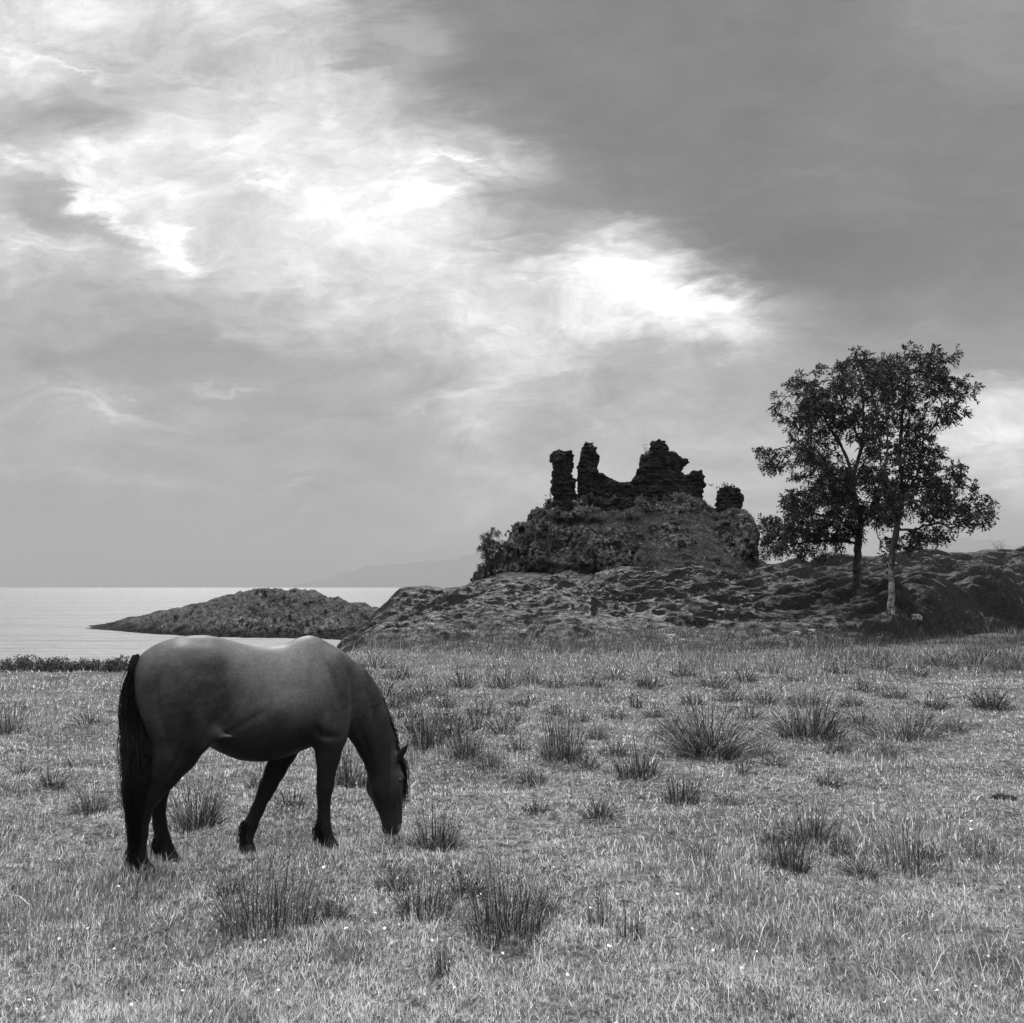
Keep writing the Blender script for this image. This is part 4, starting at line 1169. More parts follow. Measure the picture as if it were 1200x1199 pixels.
        cut(lambda a, b, c_: ellipsoid(a, b, c_, (1.112, sgn * 0.050, 0.082), (0.017, 0.013, 0.024), 0.5), (0.9, -0.25, -0.02), (1.24, 0.25, 0.3), 0.01)
    # chin and lips
    add(lambda a, b, c_: ellipsoid(a, b, c_, (1.030, 0, 0.055), (0.032, 0.040, 0.034), 0.0), (0.9, -0.25, -0.02), (1.24, 0.25, 0.3), 0.015)
    cut(lambda a, b, c_: lerp_chain([(1.045, -0.07, 0.075, 0.005, 0.02), (1.062, -0.06, 0.03, 0.005, 0.02)], a, b, c_), (0.9, -0.25, -0.02), (1.24, 0.0, 0.3), 0.008)
    # legs
    legs = [
     [(0.555, -0.150, 0.86, 0.135, 0.085), (0.568, -0.155, 0.72, 0.108, 0.076), (0.563, -0.150, 0.60, 0.080, 0.062), (0.552, -0.145, 0.48, 0.058, 0.050), (0.548, -0.14, 0.405, 0.055, 0.052), (0.543, -0.14, 0.345, 0.045, 0.040), (0.543, -0.14, 0.235, 0.041, 0.033), (0.540, -0.14, 0.150, 0.050, 0.043), (0.556, -0.14, 0.095, 0.043, 0.040), (0.574, -0.14, 0.060, 0.043, 0.042)],
     [(0.50, 0.14, 0.86, 0.130, 0.085), (0.40, 0.135, 0.70, 0.105, 0.072), (0.345, 0.13, 0.60, 0.085, 0.062), (0.292, 0.125, 0.49, 0.068, 0.052), (0.243, 0.12, 0.395, 0.058, 0.052), (0.222, 0.12, 0.345, 0.050, 0.042), (0.180, 0.12, 0.255, 0.043, 0.034), (0.128, 0.12, 0.145, 0.049, 0.043), (0.108, 0.12, 0.085, 0.043, 0.040), (0.107, 0.12, 0.035, 0.044, 0.042)],
     [(-0.34, -0.150, 0.84, 0.185, 0.105), (-0.40, -0.150, 0.70, 0.142, 0.085), (-0.47, -0.150, 0.58, 0.105, 0.065), (-0.535, -0.145, 0.47, 0.073, 0.050), (-0.570, -0.14, 0.405, 0.062, 0.046), (-0.582, -0.14, 0.34, 0.052, 0.042), (-0.588, -0.14, 0.23, 0.045, 0.035), (-0.600, -0.14, 0.125, 0.050, 0.043), (-0.585, -0.14, 0.075, 0.044, 0.040), (-0.570, -0.14, 0.045, 0.044, 0.042)],
     [(-0.30, 0.140, 0.82, 0.165, 0.10), (-0.345, 0.135, 0.68, 0.125, 0.080), (-0.395, 0.13, 0.56, 0.095, 0.062), (-0.435, 0.125, 0.46, 0.066, 0.050), (-0.447, 0.12, 0.395, 0.056, 0.046), (-0.446, 0.12, 0.33, 0.046, 0.040), (-0.435, 0.12, 0.225, 0.042, 0.034), (-0.415, 0.12, 0.115, 0.050, 0.043), (-0.390, 0.12, 0.062, 0.044, 0.040), (-0.368, 0.12, 0.025, 0.044, 0.042)]]
    for L in legs:
        A = np.array(L)
        lo = (A[:, :3] - A[:, 3:4] - 0.06).min(0); hi = (A[:, :3] + A[:, 3:4] + 0.06).max(0)
        add(lambda a, b, c_: lerp_chain(L, a, b, c_, 0.018), lo, hi, 0.035)
    # point of hock on each hind leg
    add(lambda a, b, c_: ellipsoid(a, b, c_, (-0.622, -0.14, 0.44), (0.026, 0.024, 0.05), 0.2), (-0.74, -0.3, 0.3), (-0.4, 0.0, 0.6), 0.035)
    add(lambda a, b, c_: ellipsoid(a, b, c_, (-0.492, 0.12, 0.43), (0.026, 0.024, 0.05), 0.2), (-0.7, 0.0, 0.3), (-0.3, 0.3, 0.6), 0.035)
    # fold of skin at the flank, in front of the stifle
    for sgn in (-1, 1):
        add(lambda a, b, c_: lerp_chain([(-0.26, sgn * 0.215, 0.74, 0.026, 0.016), (-0.17, sgn * 0.255, 0.80, 0.020, 0.013), (-0.09, sgn * 0.275, 0.79, 0.008, 0.008)], a, b, c_), (-0.4, -0.4, 0.6), (0.1, 0.4, 0.95), 0.045)
    V, Q = surface_nets(f, (gx[0], gy[0], gz[0]), h)
    V = relax(V, Q, 3, 0.5)
    # muscle grooves and ribs on both flanks
    GROOVES = [([(-0.545, 1.20), (-0.52, 1.0), (-0.47, 0.82), (-0.44, 0.70)], 0.022, 0.011), ([(-0.40, 1.30), (-0.33, 1.15), (-0.31, 0.98)], 0.035, 0.007), ([(0.68, 1.16), (0.705, 1.0), (0.67, 0.80)], 0.020, 0.012),
               ([(0.46, 1.28), (0.415, 1.08), (0.425, 0.86)], 0.035, 0.010), ([(0.43, 0.83), (0.50, 0.745), (0.60, 0.735)], 0.022, 0.014), ([(0.50, 1.25), (0.57, 1.08), (0.60, 0.92)], 0.022, 0.008), ([(0.80, 1.08), (0.885, 0.86), (0.935, 0.62)], 0.020, 0.007),
               ([(0.765, 0.82), (0.85, 0.64), (0.90, 0.48)], 0.014, 0.007), ([(-0.10, 0.80), (0.02, 0.88), (0.13, 0.95)], 0.020, 0.006), ([(-0.36, 0.80), (-0.40, 0.66), (-0.47, 0.55)], 0.016, 0.007), ([(0.56, 0.66), (0.555, 0.56), (0.545, 0.45)], 0.010, 0.005),
               ([(1.02, 0.44), (1.035, 0.34), (1.04, 0.25)], 0.012, 0.005), ([(1.075, 0.30), (1.095, 0.2), (1.11, 0.12)], 0.010, 0.004)]
    for i in range(8):
        GROOVES.append(([(0.36 - 0.062 * i, 1.10), (0.34 - 0.066 * i, 0.92), (0.29 - 0.062 * i, 0.74)], 0.016, 0.0022))
    dd = np.zeros(len(V)); deep = 1.7
    for pl, w_, dp in GROOVES:
        best = np.full(len(V), 9.0); fade = np.ones(len(V))
        nseg = len(pl) - 1
        for j in range(nseg):
            ax_, az_ = pl[j]; ex, ez = pl[j + 1][0] - ax_, pl[j + 1][1] - az_
            tt = np.clip(((V[:, 0] - ax_) * ex + (V[:, 2] - az_) * ez) / (ex * ex + ez * ez), 0, 1)
            d_ = np.hypot(V[:, 0] - ax_ - ex * tt, V[:, 2] - az_ - ez * tt)
            fr = (j + tt) / nseg
            upd_ = d_ < best
            fade = np.where(upd_, np.sin(np.clip(fr * 0.9 + 0.05, 0, 1) * math.pi) ** 0.7, fade); best = np.minimum(best, d_)
        dd += deep * dp * fade * np.exp(-(best / w_) ** 2)
    V[:, 1] -= np.sign(V[:, 1]) * dd * smooth(0.02, 0.06, np.abs(V[:, 1]))
    V = V + 0.0035 * fbm(V[:, 0] * 6, V[:, 1] * 6, V[:, 2] * 5, 2, 331)[:, None] * np.array([0, 1, 0]) * np.sign(V[:, 1:2]) * smooth(0.6, 0.8, V[:, 2])[:, None]
    # bay coat: dark brown body, black points, mealy muzzle
    x, y, z = V.T
    n1 = fbm(x * 3, y * 3, z * 3, 4, 301); n2 = fbm(x * 14, y * 14, z * 9, 3, 311) + 0.9 * fbm((x + 0.3 * z) * 16, y * 10, (z - 0.3 * x) * 60, 2, 312) + 0.6 * vnoise(x * 45, y * 45, z * 90, 313)
    tone = 0.039 + 0.012 * n1 + 0.008 * n2
    edge = x + 0.25 * (z - 1.05) ** 2 + 0.02 * n1
    tone = tone - 0.007 * np.exp(-((edge + 0.15) / 0.075) ** 2) * smooth(0.8, 0.95, z) * (1 - smooth(1.22, 1.34, z))  # dark shading along the thigh's front edge, painted into the coat
    tone = tone + (0.040 + 0.014 * n1) * smooth(-0.19, 0.03, edge) * (1 - smooth(0.40, 0.72, x)) * smooth(0.74, 1.10, z + 0.05 * n1)      # lighter barrel, flank highlight put into the coat colour
    tone = tone + 0.022 * smooth(1.10, 1.33, z)  # back lightened in the coat colour as if lit from above
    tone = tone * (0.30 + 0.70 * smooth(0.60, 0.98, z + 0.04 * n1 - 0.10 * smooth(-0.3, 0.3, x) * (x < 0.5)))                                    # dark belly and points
    leg = smooth(0.66, 0.42, z) * (x < 0.80)
    tone = tone * (1 - leg) + 0.010 * leg
    headm = smooth(0.86, 0.98, x) * smooth(0.75, 0.5, z)
    tone = tone * (1 - headm) + headm * (0.020 + 0.014 * smooth(0.26, 0.38, z) * (x > 1.02) + 0.006 * n1)
    tone = np.where((z < 0.11) & (x > 0.95), tone + 0.10 * smooth(0.12, 0.05, z) * smooth(1.07, 1.12, x), tone)   # pale muzzle
    tone = tone + 0.10 * np.exp(-((x + 0.115) / 0.045) ** 2 - ((z - 0.792 + 0.1 * (x + 0.115)) / 0.010) ** 2)      # pale fold at the flank
    tone = tone + 0.03 * np.exp(-((x - 0.70 - 0.2 * (z - 1.0) ** 2) / 0.012) ** 2) * smooth(0.88, 0.95, z) * (1 - smooth(1.05, 1.15, z))
    tone = np.where((z > 0.50) & (x > 1.065) & (z < 0.7), 0.008, tone)      # dark ears
    tone = np.clip(tone, 0.005, 1)
    tone = np.where((z < 0.45) & (x > 1.09) & (z > 0.12), tone * 1.2, tone)
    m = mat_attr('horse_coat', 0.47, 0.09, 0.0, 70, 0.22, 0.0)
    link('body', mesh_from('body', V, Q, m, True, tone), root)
    black_hair = mat_plain('black_horse_hair', 0.006, 0.5, 0.12, 40, 0.4)
    # hooves
    hoof_m = mat_plain('hoof_horn', 0.010, 0.5, 0.3, 30, 0.5)
    for (hx, hy, hz), off in zip(HOOVES.values(), ((-0.018, 0.075), (0.002, 0.075), (-0.016, 0.065), (-0.02, 0.075))):
        rows = []
        for zz, r, sx in ((off[1], 0.046, off[0]), (off[1] * 0.8, 0.052, off[0] * 0.85), (0.012, 0.064, 0), (-0.004, 0.065, 0), (-0.006, 0.02, 0), (-0.006, 0.001, 0)):
            th = np.arange(20) * 2 * math.pi / 20
            rr = r * (1 - 0.12 * (np.cos(th) < -0.55))
            rows.append(np.stack([hx + sx + rr * np.cos(th) * 1.06, hy + rr * np.sin(th) * 0.92, hz + zz + 0 * th], 1))
        R = np.stack(rows)
        n_, s_ = R.shape[:2]
        k = np.arange(n_ * s_).reshape(n_, s_); kn = np.roll(k, -1, 1)
        F = np.stack([k[:-1].ravel(), k[1:].ravel(), kn[1:].ravel(), kn[:-1].ravel()], 1)
        link('hoof', mesh_from('hoof', R.reshape(-1, 3), F, hoof_m), root)
    # eyes
    eye_m = mat_plain('eye', 0.006, 0.08, 0.6)
    for sgn in (-1, 1):
        u = np.linspace(0, math.pi, 9); v = np.linspace(0, 2 * math.pi, 15)
        S = np.stack([np.sin(u)[:, None] * np.cos(v), np.sin(u)[:, None] * np.sin(v), np.cos(u)[:, None] + 0 * v], -1) * 0.017
        S = S + np.array([1.088, sgn * 0.089, 0.395])
        link('eye', mesh_from('eye', S.reshape(-1, 3), grid_faces(9, 15), eye_m), root)
    # fetlock feathers: tufts behind the pasterns
    rng = np.random.default_rng(77)
    def strands(starts, ends, sag, r0, r1, n=9, jitter=0.01):
        P, R = [], []
        t = np.linspace(0, 1, n)[:, None]
        for a, b, s in zip(starts, ends, sag):
            p = a + (b - a) * t + s * (t * (1 - t) * 4)
            p = p + np.cumsum(rng.normal(size=(n, 3)) * jitter / n, 0)
            P.append(p); R.append(np.linspace(r0, r1, n) * rng.uniform(0.7, 1.3))
        return tubes(P, R, 4)
    for fx, fy, fz in ((0.512, -0.14, 0.155), (0.09, 0.12, 0.14), (-0.632, -0.14, 0.135), (-0.45, 0.12, 0.125)):
        St, En, Sg = [], [], []
        for i in range(110):
            a = np.array([fx + rng.uniform(-0.01, 0.04), fy + rng.normal() * 0.025, fz + rng.uniform(-0.03, 0.05)])
            b = a + np.array([rng.uniform(-0.035, 0.01), rng.normal() * 0.012, -rng.uniform(0.06, 0.11)])
            St.append(a); En.append(b); Sg.append(np.array([-0.012, 0, 0]))
        V, F = strands(St, En, Sg, 0.0028, 0.0007, 6, 0.01)
        link('feather', mesh_from('feather', V, F, black_hair), root)
    # tail: hairs from the dock
    TZ = [0.05, 0.10, 0.25, 0.42, 0.60, 0.76, 0.91, 1.12, 1.22, 1.29]
    TC = [-0.545, -0.550, -0.548, -0.556, -0.560, -0.592, -0.628, -0.636, -0.634, -0.618]
    TW = [0.014, 0.022, 0.034, 0.046, 0.068, 0.074, 0.064, 0.052, 0.045, 0.025]
    St, P, R = [], [], []
    for i in range(2000):
        z0 = 1.29 - 0.36 * rng.random() ** 1.5
        z1 = rng.choice([rng.uniform(0.12, 0.42), rng.uniform(0.30, 0.80)], p=[0.55, 0.45])
        u = rng.uniform(-1, 1); v = rng.normal() * 0.5
        zz = np.linspace(z0, z1, 16)
        g = np.clip((z0 - zz) / 0.16, 0, 1) ** 0.7
        x0 = np.interp(zz, TZ, TC); w = np.interp(zz, TZ, TW)
        dock = np.interp(z0, [0.93, 1.29], [-0.655, -0.612])
        xx = dock * (1 - g) + (x0 + u * w) * g + 0.011 * fbm(zz * 4, i * 0.05, 0, 2, 401) * g + 0.005 * fbm(zz * 7, i * 3.7, 0, 2, 403)
        yy = -0.01 * (1 - g) + (-0.035 - 0.05 * (1 - zz / 1.3) + v * w * 0.75) * g + 0.006 * fbm(zz * 5, i * 3.7, 5, 2, 402)
        sw = 0.16 * smooth(0.95, 0.45, zz)
        yy = yy - sw; xx = xx - sw * 0.53
        if rng.random() < 0.16: xx = xx - rng.uniform(0.0, 0.025) * g
        P.append(np.stack([xx, yy, zz], 1)); R.append(np.concatenate([[0.002], np.linspace(0.0026, 0.0007, 15)]))
    V, F = tubes(P, R, 3)
    # dense core of the tail under the loose hairs
    zc = np.linspace(1.285, 0.24, 26); th = np.arange(14) * 2 * math.pi / 14
    cx_ = np.interp(zc, TZ, TC); cw = np.interp(zc, TZ, TW) * 0.72 * np.where(zc < 0.55, smooth(0.15, 0.55, zc), 1)
    ring = np.stack([cx_[:, None] + cw[:, None] * np.cos(th), (-0.035 - 0.05 * (1 - zc / 1.3))[:, None] * smooth(1.29, 1.0, zc)[:, None] + 0.55 * cw[:, None] * np.sin(th), zc[:, None] + 0 * th], -1)
    sw = 0.16 * smooth(0.95, 0.45, zc)[:, None]
    ring[..., 1] -= sw; ring[..., 0] -= sw * 0.53
    ring += 0.012 * fbm(ring[..., 0] * 20, ring[..., 1] * 20, ring[..., 2] * 2.5, 2, 431)[..., None] * np.array([1, 1, 0])
    k = np.arange(26 * 14).reshape(26, 14); kn = np.roll(k, -1, 1)
    F2 = np.stack([k[:-1].ravel(), k[1:].ravel(), kn[1:].ravel(), kn[:-1].ravel()], 1) + len(V)
    link('tail', mesh_from('tail', np.concatenate([V, ring.reshape(-1, 3)]), np.concatenate([F, F2]), black_hair), root)
    # mane: from the crest, falling to the far side
    cx = np.array([0.60, 0.665, 0.768, 0.866, 0.941, 1.005, 1.050, 1.075]); cz = np.array([1.318, 1.272, 1.19, 1.10, 0.995, 0.865, 0.725, 0.600])
    St, En, Sg = [], [], []
    for i in range(1700):
        u = rng.random(); s = u * (len(cx) - 1)
        bx = np.interp(s, np.arange(len(cx)), cx) - 0.012; bz = np.interp(s, np.arange(len(cx)), cz) - 0.012
        nx, nz = 0.72, 0.60
        near = rng.random() < 0.18
        a = np.array([bx, rng.uniform(-0.014, 0.020), bz])
        o_ = rng.uniform(0.0, 0.045) * (0.5 + 0.5 * smooth(0.0, 0.2, u))
        ln = rng.uniform(0.05, 0.17) * (0.4 + 0.6 * smooth(0.0, 0.25, u))
        down = np.array([0.35, 0, -0.94])                       # along the crest towards the poll
        b = a + np.array([nx, 0, nz]) * o_ + down * ln + np.array([0, -rng.uniform(0.0, 0.03) if near else rng.uniform(0.0, 0.07), 0])
        sg = np.array([nx, 0, nz]) * (0.012 + 0.35 * o_)
        St.append(a); En.append(b); Sg.append(sg)
    V, F = strands(St, En, Sg, 0.0026, 0.0008, 8, 0.02)
    link('mane', mesh_from('mane', V, F, black_hair), root)
    St, En, Sg = [], [], []
    for i in range(320):
        a = np.array([1.085 + rng.normal() * 0.012, rng.normal() * 0.022, 0.555 + rng.normal() * 0.02])
        b = np.array([1.150 + rng.normal() * 0.012, rng.normal() * 0.04, rng.uniform(0.21, 0.40)])
        St.append(a); En.append(b); Sg.append(np.array([0.022 + rng.normal() * 0.006, rng.normal() * 0.01, 0.02]))
    V, F = strands(St, En, Sg, 0.0026, 0.0007, 8, 0.02)
    link('forelock', mesh_from('forelock', V, F, black_hair), root)
horse()

# ------------------------------------------------------------------ rushes
def ribbons(base, tip, bend, width, tone, facing):
    """bent tapering blades: 5 points each. base, tip, bend (n,3); width (n,)"""
    n = len(base)
    mid = (base + tip) * 0.5 + bend
    s = facing * width[:, None] * 0.5
    V = np.stack([base - s, base + s, mid - s * 0.75, mid + s * 0.75, tip], 1).reshape(-1, 3)
    k = np.arange(n)[:, None] * 5
    return V, [k + np.array([[0, 1, 3, 2]]), k + np.array([[2, 3, 4]])], np.repeat(tone, 5)

def rush_mesh(seed, n, spread, lean, droop):
    """a rush clump of unit height and unit width"""
    rng = np.random.default_rng(seed)
    P, R, TN = [], [], []
    HV, HF, off = [], [], 0
    for i in range(n):
        a = rng.uniform(0, 2 * math.pi)
        wide = 0.50 - 0.24 * lean                               # upright clumps stand on a wider foot
        r = wide * math.sqrt(rng.random()) if rng.random() < 0.8 else wide * rng.uniform(0.7, 1.5)
        b = np.array([math.cos(a) * r, math.sin(a) * r, -0.06])
        c_ = max(0.15, 1 - 0.55 * (r / wide) ** 2)
        ln = (0.25 + 0.80 * rng.random() ** 0.8) * (1.0 if rng.random() < 0.7 else 0.5) * c_
        out = (min(r / wide, 1.2) * 0.55 + rng.random() * 0.45) * lean
        a2 = a + rng.normal() * 0.7
        tip = b + np.array([math.cos(a2) * out * 0.42, math.sin(a2) * out * 0.42, ln])
        t = np.linspace(0, 1, 5)[:, None]
        p = b + (tip - b) * t + np.array([math.cos(a2), math.sin(a2), 0]) * (-0.10 * out * np.sin(t * math.pi))
        if rng.random() < droop:                       # bent over stem
            p[-1] = p[-2] + np.array([math.cos(a2) * 0.12, math.sin(a2) * 0.12, -0.05 - 0.08 * rng.random()])
        P.append(p); R.append(np.array([1.0, 0.95, 0.85, 0.65, 0.25]))
        TN.append(np.full(5 * 3, rng.choice([rng.uniform(0.022, 0.09), rng.uniform(0.16, 0.45)], p=[0.80, 0.20])) * np.repeat(np.array([0.35, 0.7, 1, 1.15, 1.15]), 3))
    V, F = tubes(P, R, 3)
    return P, TN, rng

def rush_variant(seed, n, w, h, lean, droop, thick):
    """real-size clump mesh: stems and brown flower heads"""
    P, TN, rng = rush_mesh(seed, n, 1.0, lean, droop)
    S = np.array([w, w, h])
    P = [p * S for p in P]
    R = [np.array([1.0, 0.95, 0.85, 0.65, 0.25]) * thick * rng.uniform(0.7, 1.25) for _ in P]
    V, F = tubes(P, R, 3)
    T = np.concatenate(TN)
    # flower heads: small tufts on the side of a stem near its tip
    heads, hr = [], []
    for p in P:
        if rng.random() < 0.22:
            c = p[3] + (p[4] - p[3]) * rng.uniform(-0.3, 0.6)
            d = rng.normal(size=3) * 0.006
            sz = thick * rng.uniform(1.7, 2.6)
            heads.append(np.stack([c + d - [0, 0, sz * 1.3], c + d * 1.4, c + d + [0, 0, sz * 1.5]])); hr.append(np.array([0.25, 1.0, 0.15]) * sz)
    if heads:
        V2, F2 = tubes(heads, hr, 4)
        F = np.concatenate([F, F2 + len(V)]); V = np.concatenate([V, V2]); T = np.concatenate([T, np.full(len(V2), 0.022)])
    return mesh_from('rush_clump', V, F, M_RUSH, True, T)

RUSH = [  # base x, base y, height px, width px, stems
 # the ones that stand out
 (830, 886, 76, 118, 'large spiky rush clump with long splayed stems in the middle of the field', 230, 1.0),
 (950, 866, 66, 92, 'broad rush clump just right of the large splayed clump', 170, 0.8),
 (1058, 866, 44, 110, 'wide low rush clump below the ash trees', 130, 0.9),
 (1160, 829, 34, 48, 'compact dark rush clump near the right edge of the field', 110, 0.8),
 (658, 897, 72, 52, 'tall narrow rush clump left of the large splayed clump', 110, 0.5),
 (748, 914, 48, 62, 'rounded rush clump in front and left of the large splayed clump', 100, 0.7),
 (800, 936, 48, 46, 'upright rush clump directly in front of the large splayed clump', 90, 0.5),
 (512, 988, 66, 62, 'rush clump standing right beside the muzzle of the horse', 120, 0.7),
 (592, 1095, 106, 104, 'large dense foreground rush clump right of the horse', 190, 0.6),
 (498, 1068, 74, 84, 'thin rush clump in the foreground below the head of the horse', 80, 0.7),
 (318, 1084, 104, 132, 'large upright rush clump in front of the forelegs of the horse', 200, 0.5),
 (228, 968, 82, 74, 'leaning rush clump seen under the belly of the horse behind its hind legs', 120, 0.9),
 (108, 952, 48, 66, 'splayed rush clump just behind the tail of the horse', 80, 1.1),
 (62, 931, 30, 44, 'small splayed rush tuft left of the clump behind the tail of the horse', 50, 1.2),
 (342, 949, 30, 40, 'small rush tuft seen between the forelegs of the horse', 50, 0.9),
 (408, 920, 58, 52, 'rush clump seen in the gap between foreleg and neck of the horse', 100, 0.8),
 (702, 957, 32, 54, 'short grassy rush tuft alone in the middle of the field', 60, 1.0),
 (922, 1020, 66, 56, 'dark rush clump in the right foreground, nearer of a close pair', 110, 0.6),
 (950, 988, 56, 76, 'wide dark rush clump in the right foreground, farther of a close pair', 110, 0.9),
 (1062, 1016, 66, 60, 'loose thin rush tuft in the right foreground', 50, 0.5),
 (1012, 1026, 34, 66, 'low spreading dark tuft between the right foreground rush clumps', 60, 1.3),
 (826, 1001, 30, 40, 'small dark rush tuft left of the right foreground pair', 45, 0.8),
 (970, 919, 26, 38, 'small dark rush tuft in front of the broad clump', 45, 1.0),
 (744, 829, 22, 16, 'lone little rush tuft in the open grass before the hill', 25, 0.4),
 (738, 1098, 66, 34, 'slim upright rush tuft in the middle foreground, right of a pair', 28, 0.35),
 (704, 1080, 56, 30, 'slim upright rush tuft in the middle foreground, left of a pair', 26, 0.35),
 (516, 1142, 46, 34, 'small rush tuft near the bottom edge of the picture', 36, 0.6),
 (14, 857, 34, 42, 'rush tuft at the left edge of the field', 55, 0.6),
 (104, 852, 20, 34, 'small pale rush tuft in the far left of the field', 35, 0.9),
 (1150, 1002, 42, 58, 'thin grassy tuft near the right edge of the foreground', 40, 0.9),
 (632, 950, 26, 40, 'small low tuft right of the muzzle of the horse', 36, 1.0),
 (500, 880, 54, 56, 'rush clump close behind the neck of the horse', 110, 0.7),
 (545, 896, 44, 52, 'rush clump right of the one close behind the neck of the horse', 90, 0.7),
]
RUSH_BAND = [(420, 795, 24, 40), (455, 828, 30, 40), (482, 822, 26, 36), (520, 826, 26, 34), (558, 862, 36, 44), (592, 868, 30, 40), (530, 868, 40, 44), (486, 858, 40, 40), (612, 826, 24, 36), (648, 838, 24, 34), (682, 846, 22, 30), (722, 842, 20, 30), (770, 838, 24, 36), (812, 826, 22, 34), (856, 820, 24, 36), (898, 822, 24, 40), (945, 826, 26, 40), (1010, 812, 22, 40), (1048, 818, 24, 40), (1084, 856, 30, 44), (1118, 862, 28, 40), (980, 880, 28, 40), (1034, 884, 24, 36), (910, 896, 22, 30), (720, 890, 26, 36), (690, 906, 28, 34), (626, 918, 28, 36), (868, 905, 22, 32), (850, 940, 20, 30), (905, 985, 26, 34), (985, 1002, 34, 40), (1088, 1004, 30, 40), (640, 1060, 40, 40), (548, 1048, 44, 44), (465, 1040, 40, 44), (270, 1050, 36, 40), (390, 1070, 40, 40), (24, 905, 20, 36), (168, 940, 26, 30), (84, 895, 16, 30), (300, 925, 26, 30), (438, 780, 22, 44), (470, 793, 24, 52), (500, 815, 30, 42), (543, 806, 30, 38), (590, 808, 28, 44), (566, 838, 30, 34), (625, 803, 26, 40), (655, 806, 22, 34), (692, 803, 27, 44), (722, 797, 20, 34), (760, 803, 30, 44), (800, 794, 24, 36),
 (838, 803, 28, 40), (872, 797, 22, 38), (905, 790, 20, 40), (930, 800, 20, 30), (470, 840, 34, 40), (520, 850, 38, 40), (450, 812, 26, 40), (602, 845, 24, 30), (985, 790, 22, 42), (1030, 786, 20, 44), (1072, 792, 22, 42), (1105, 782, 24, 48), (1145, 780, 26, 48),
 (1185, 786, 24, 44), (1090, 830, 30, 50), (700, 868, 22, 30), (608, 884, 30, 34), (575, 905, 34, 36), (1010, 850, 26, 46), (880, 842, 26, 36), (1000, 828, 22, 34), (790, 860, 30, 40), (890, 880, 28, 36)]

def rushes():
    rng = np.random.default_rng(19)
    grp = 'rush clumps scattered over the field'
    for i, (px, py, h, w, lab, n, lean) in enumerate(RUSH):
        gx, gy = ground_at(px, py); gx, gy = float(gx), float(gy)
        k = gy / FOC
        thick = max(0.0013, 0.36 * k)
        me = rush_variant(500 + i, int(n * 2.1), w * k * 1.15, h * k * 1.2, lean, 0.10, thick)
        z = float(field_z(np.array(gx), np.array(gy)))
        o = link('rush_clump', me, loc=(gx, gy, z))
        tag(o, lab, 'rush', grp)
    band = [rush_variant(700 + i, 110, 0.9, 0.45, 0.8, 0.05, 0.006) for i in range(5)]
    for i, (px, py, h, w) in enumerate(RUSH_BAND):
        gx, gy = ground_at(px, py); gx, gy = float(gx), float(gy)
        k = gy / FOC
        o = link('rush_clump', band[i % 5], loc=(gx, gy, float(field_z(np.array(gx), np.array(gy)))))
        o.scale = (w * k / 0.75, w * k / 0.75, h * k / 0.45)
        o.rotation_euler = (0, 0, rng.uniform(0, 6.28))
        tag(o, 'low thin rush tuft among many like it in the rough grass', 'rush', 'low rush tufts in the rough grass')
rushes()

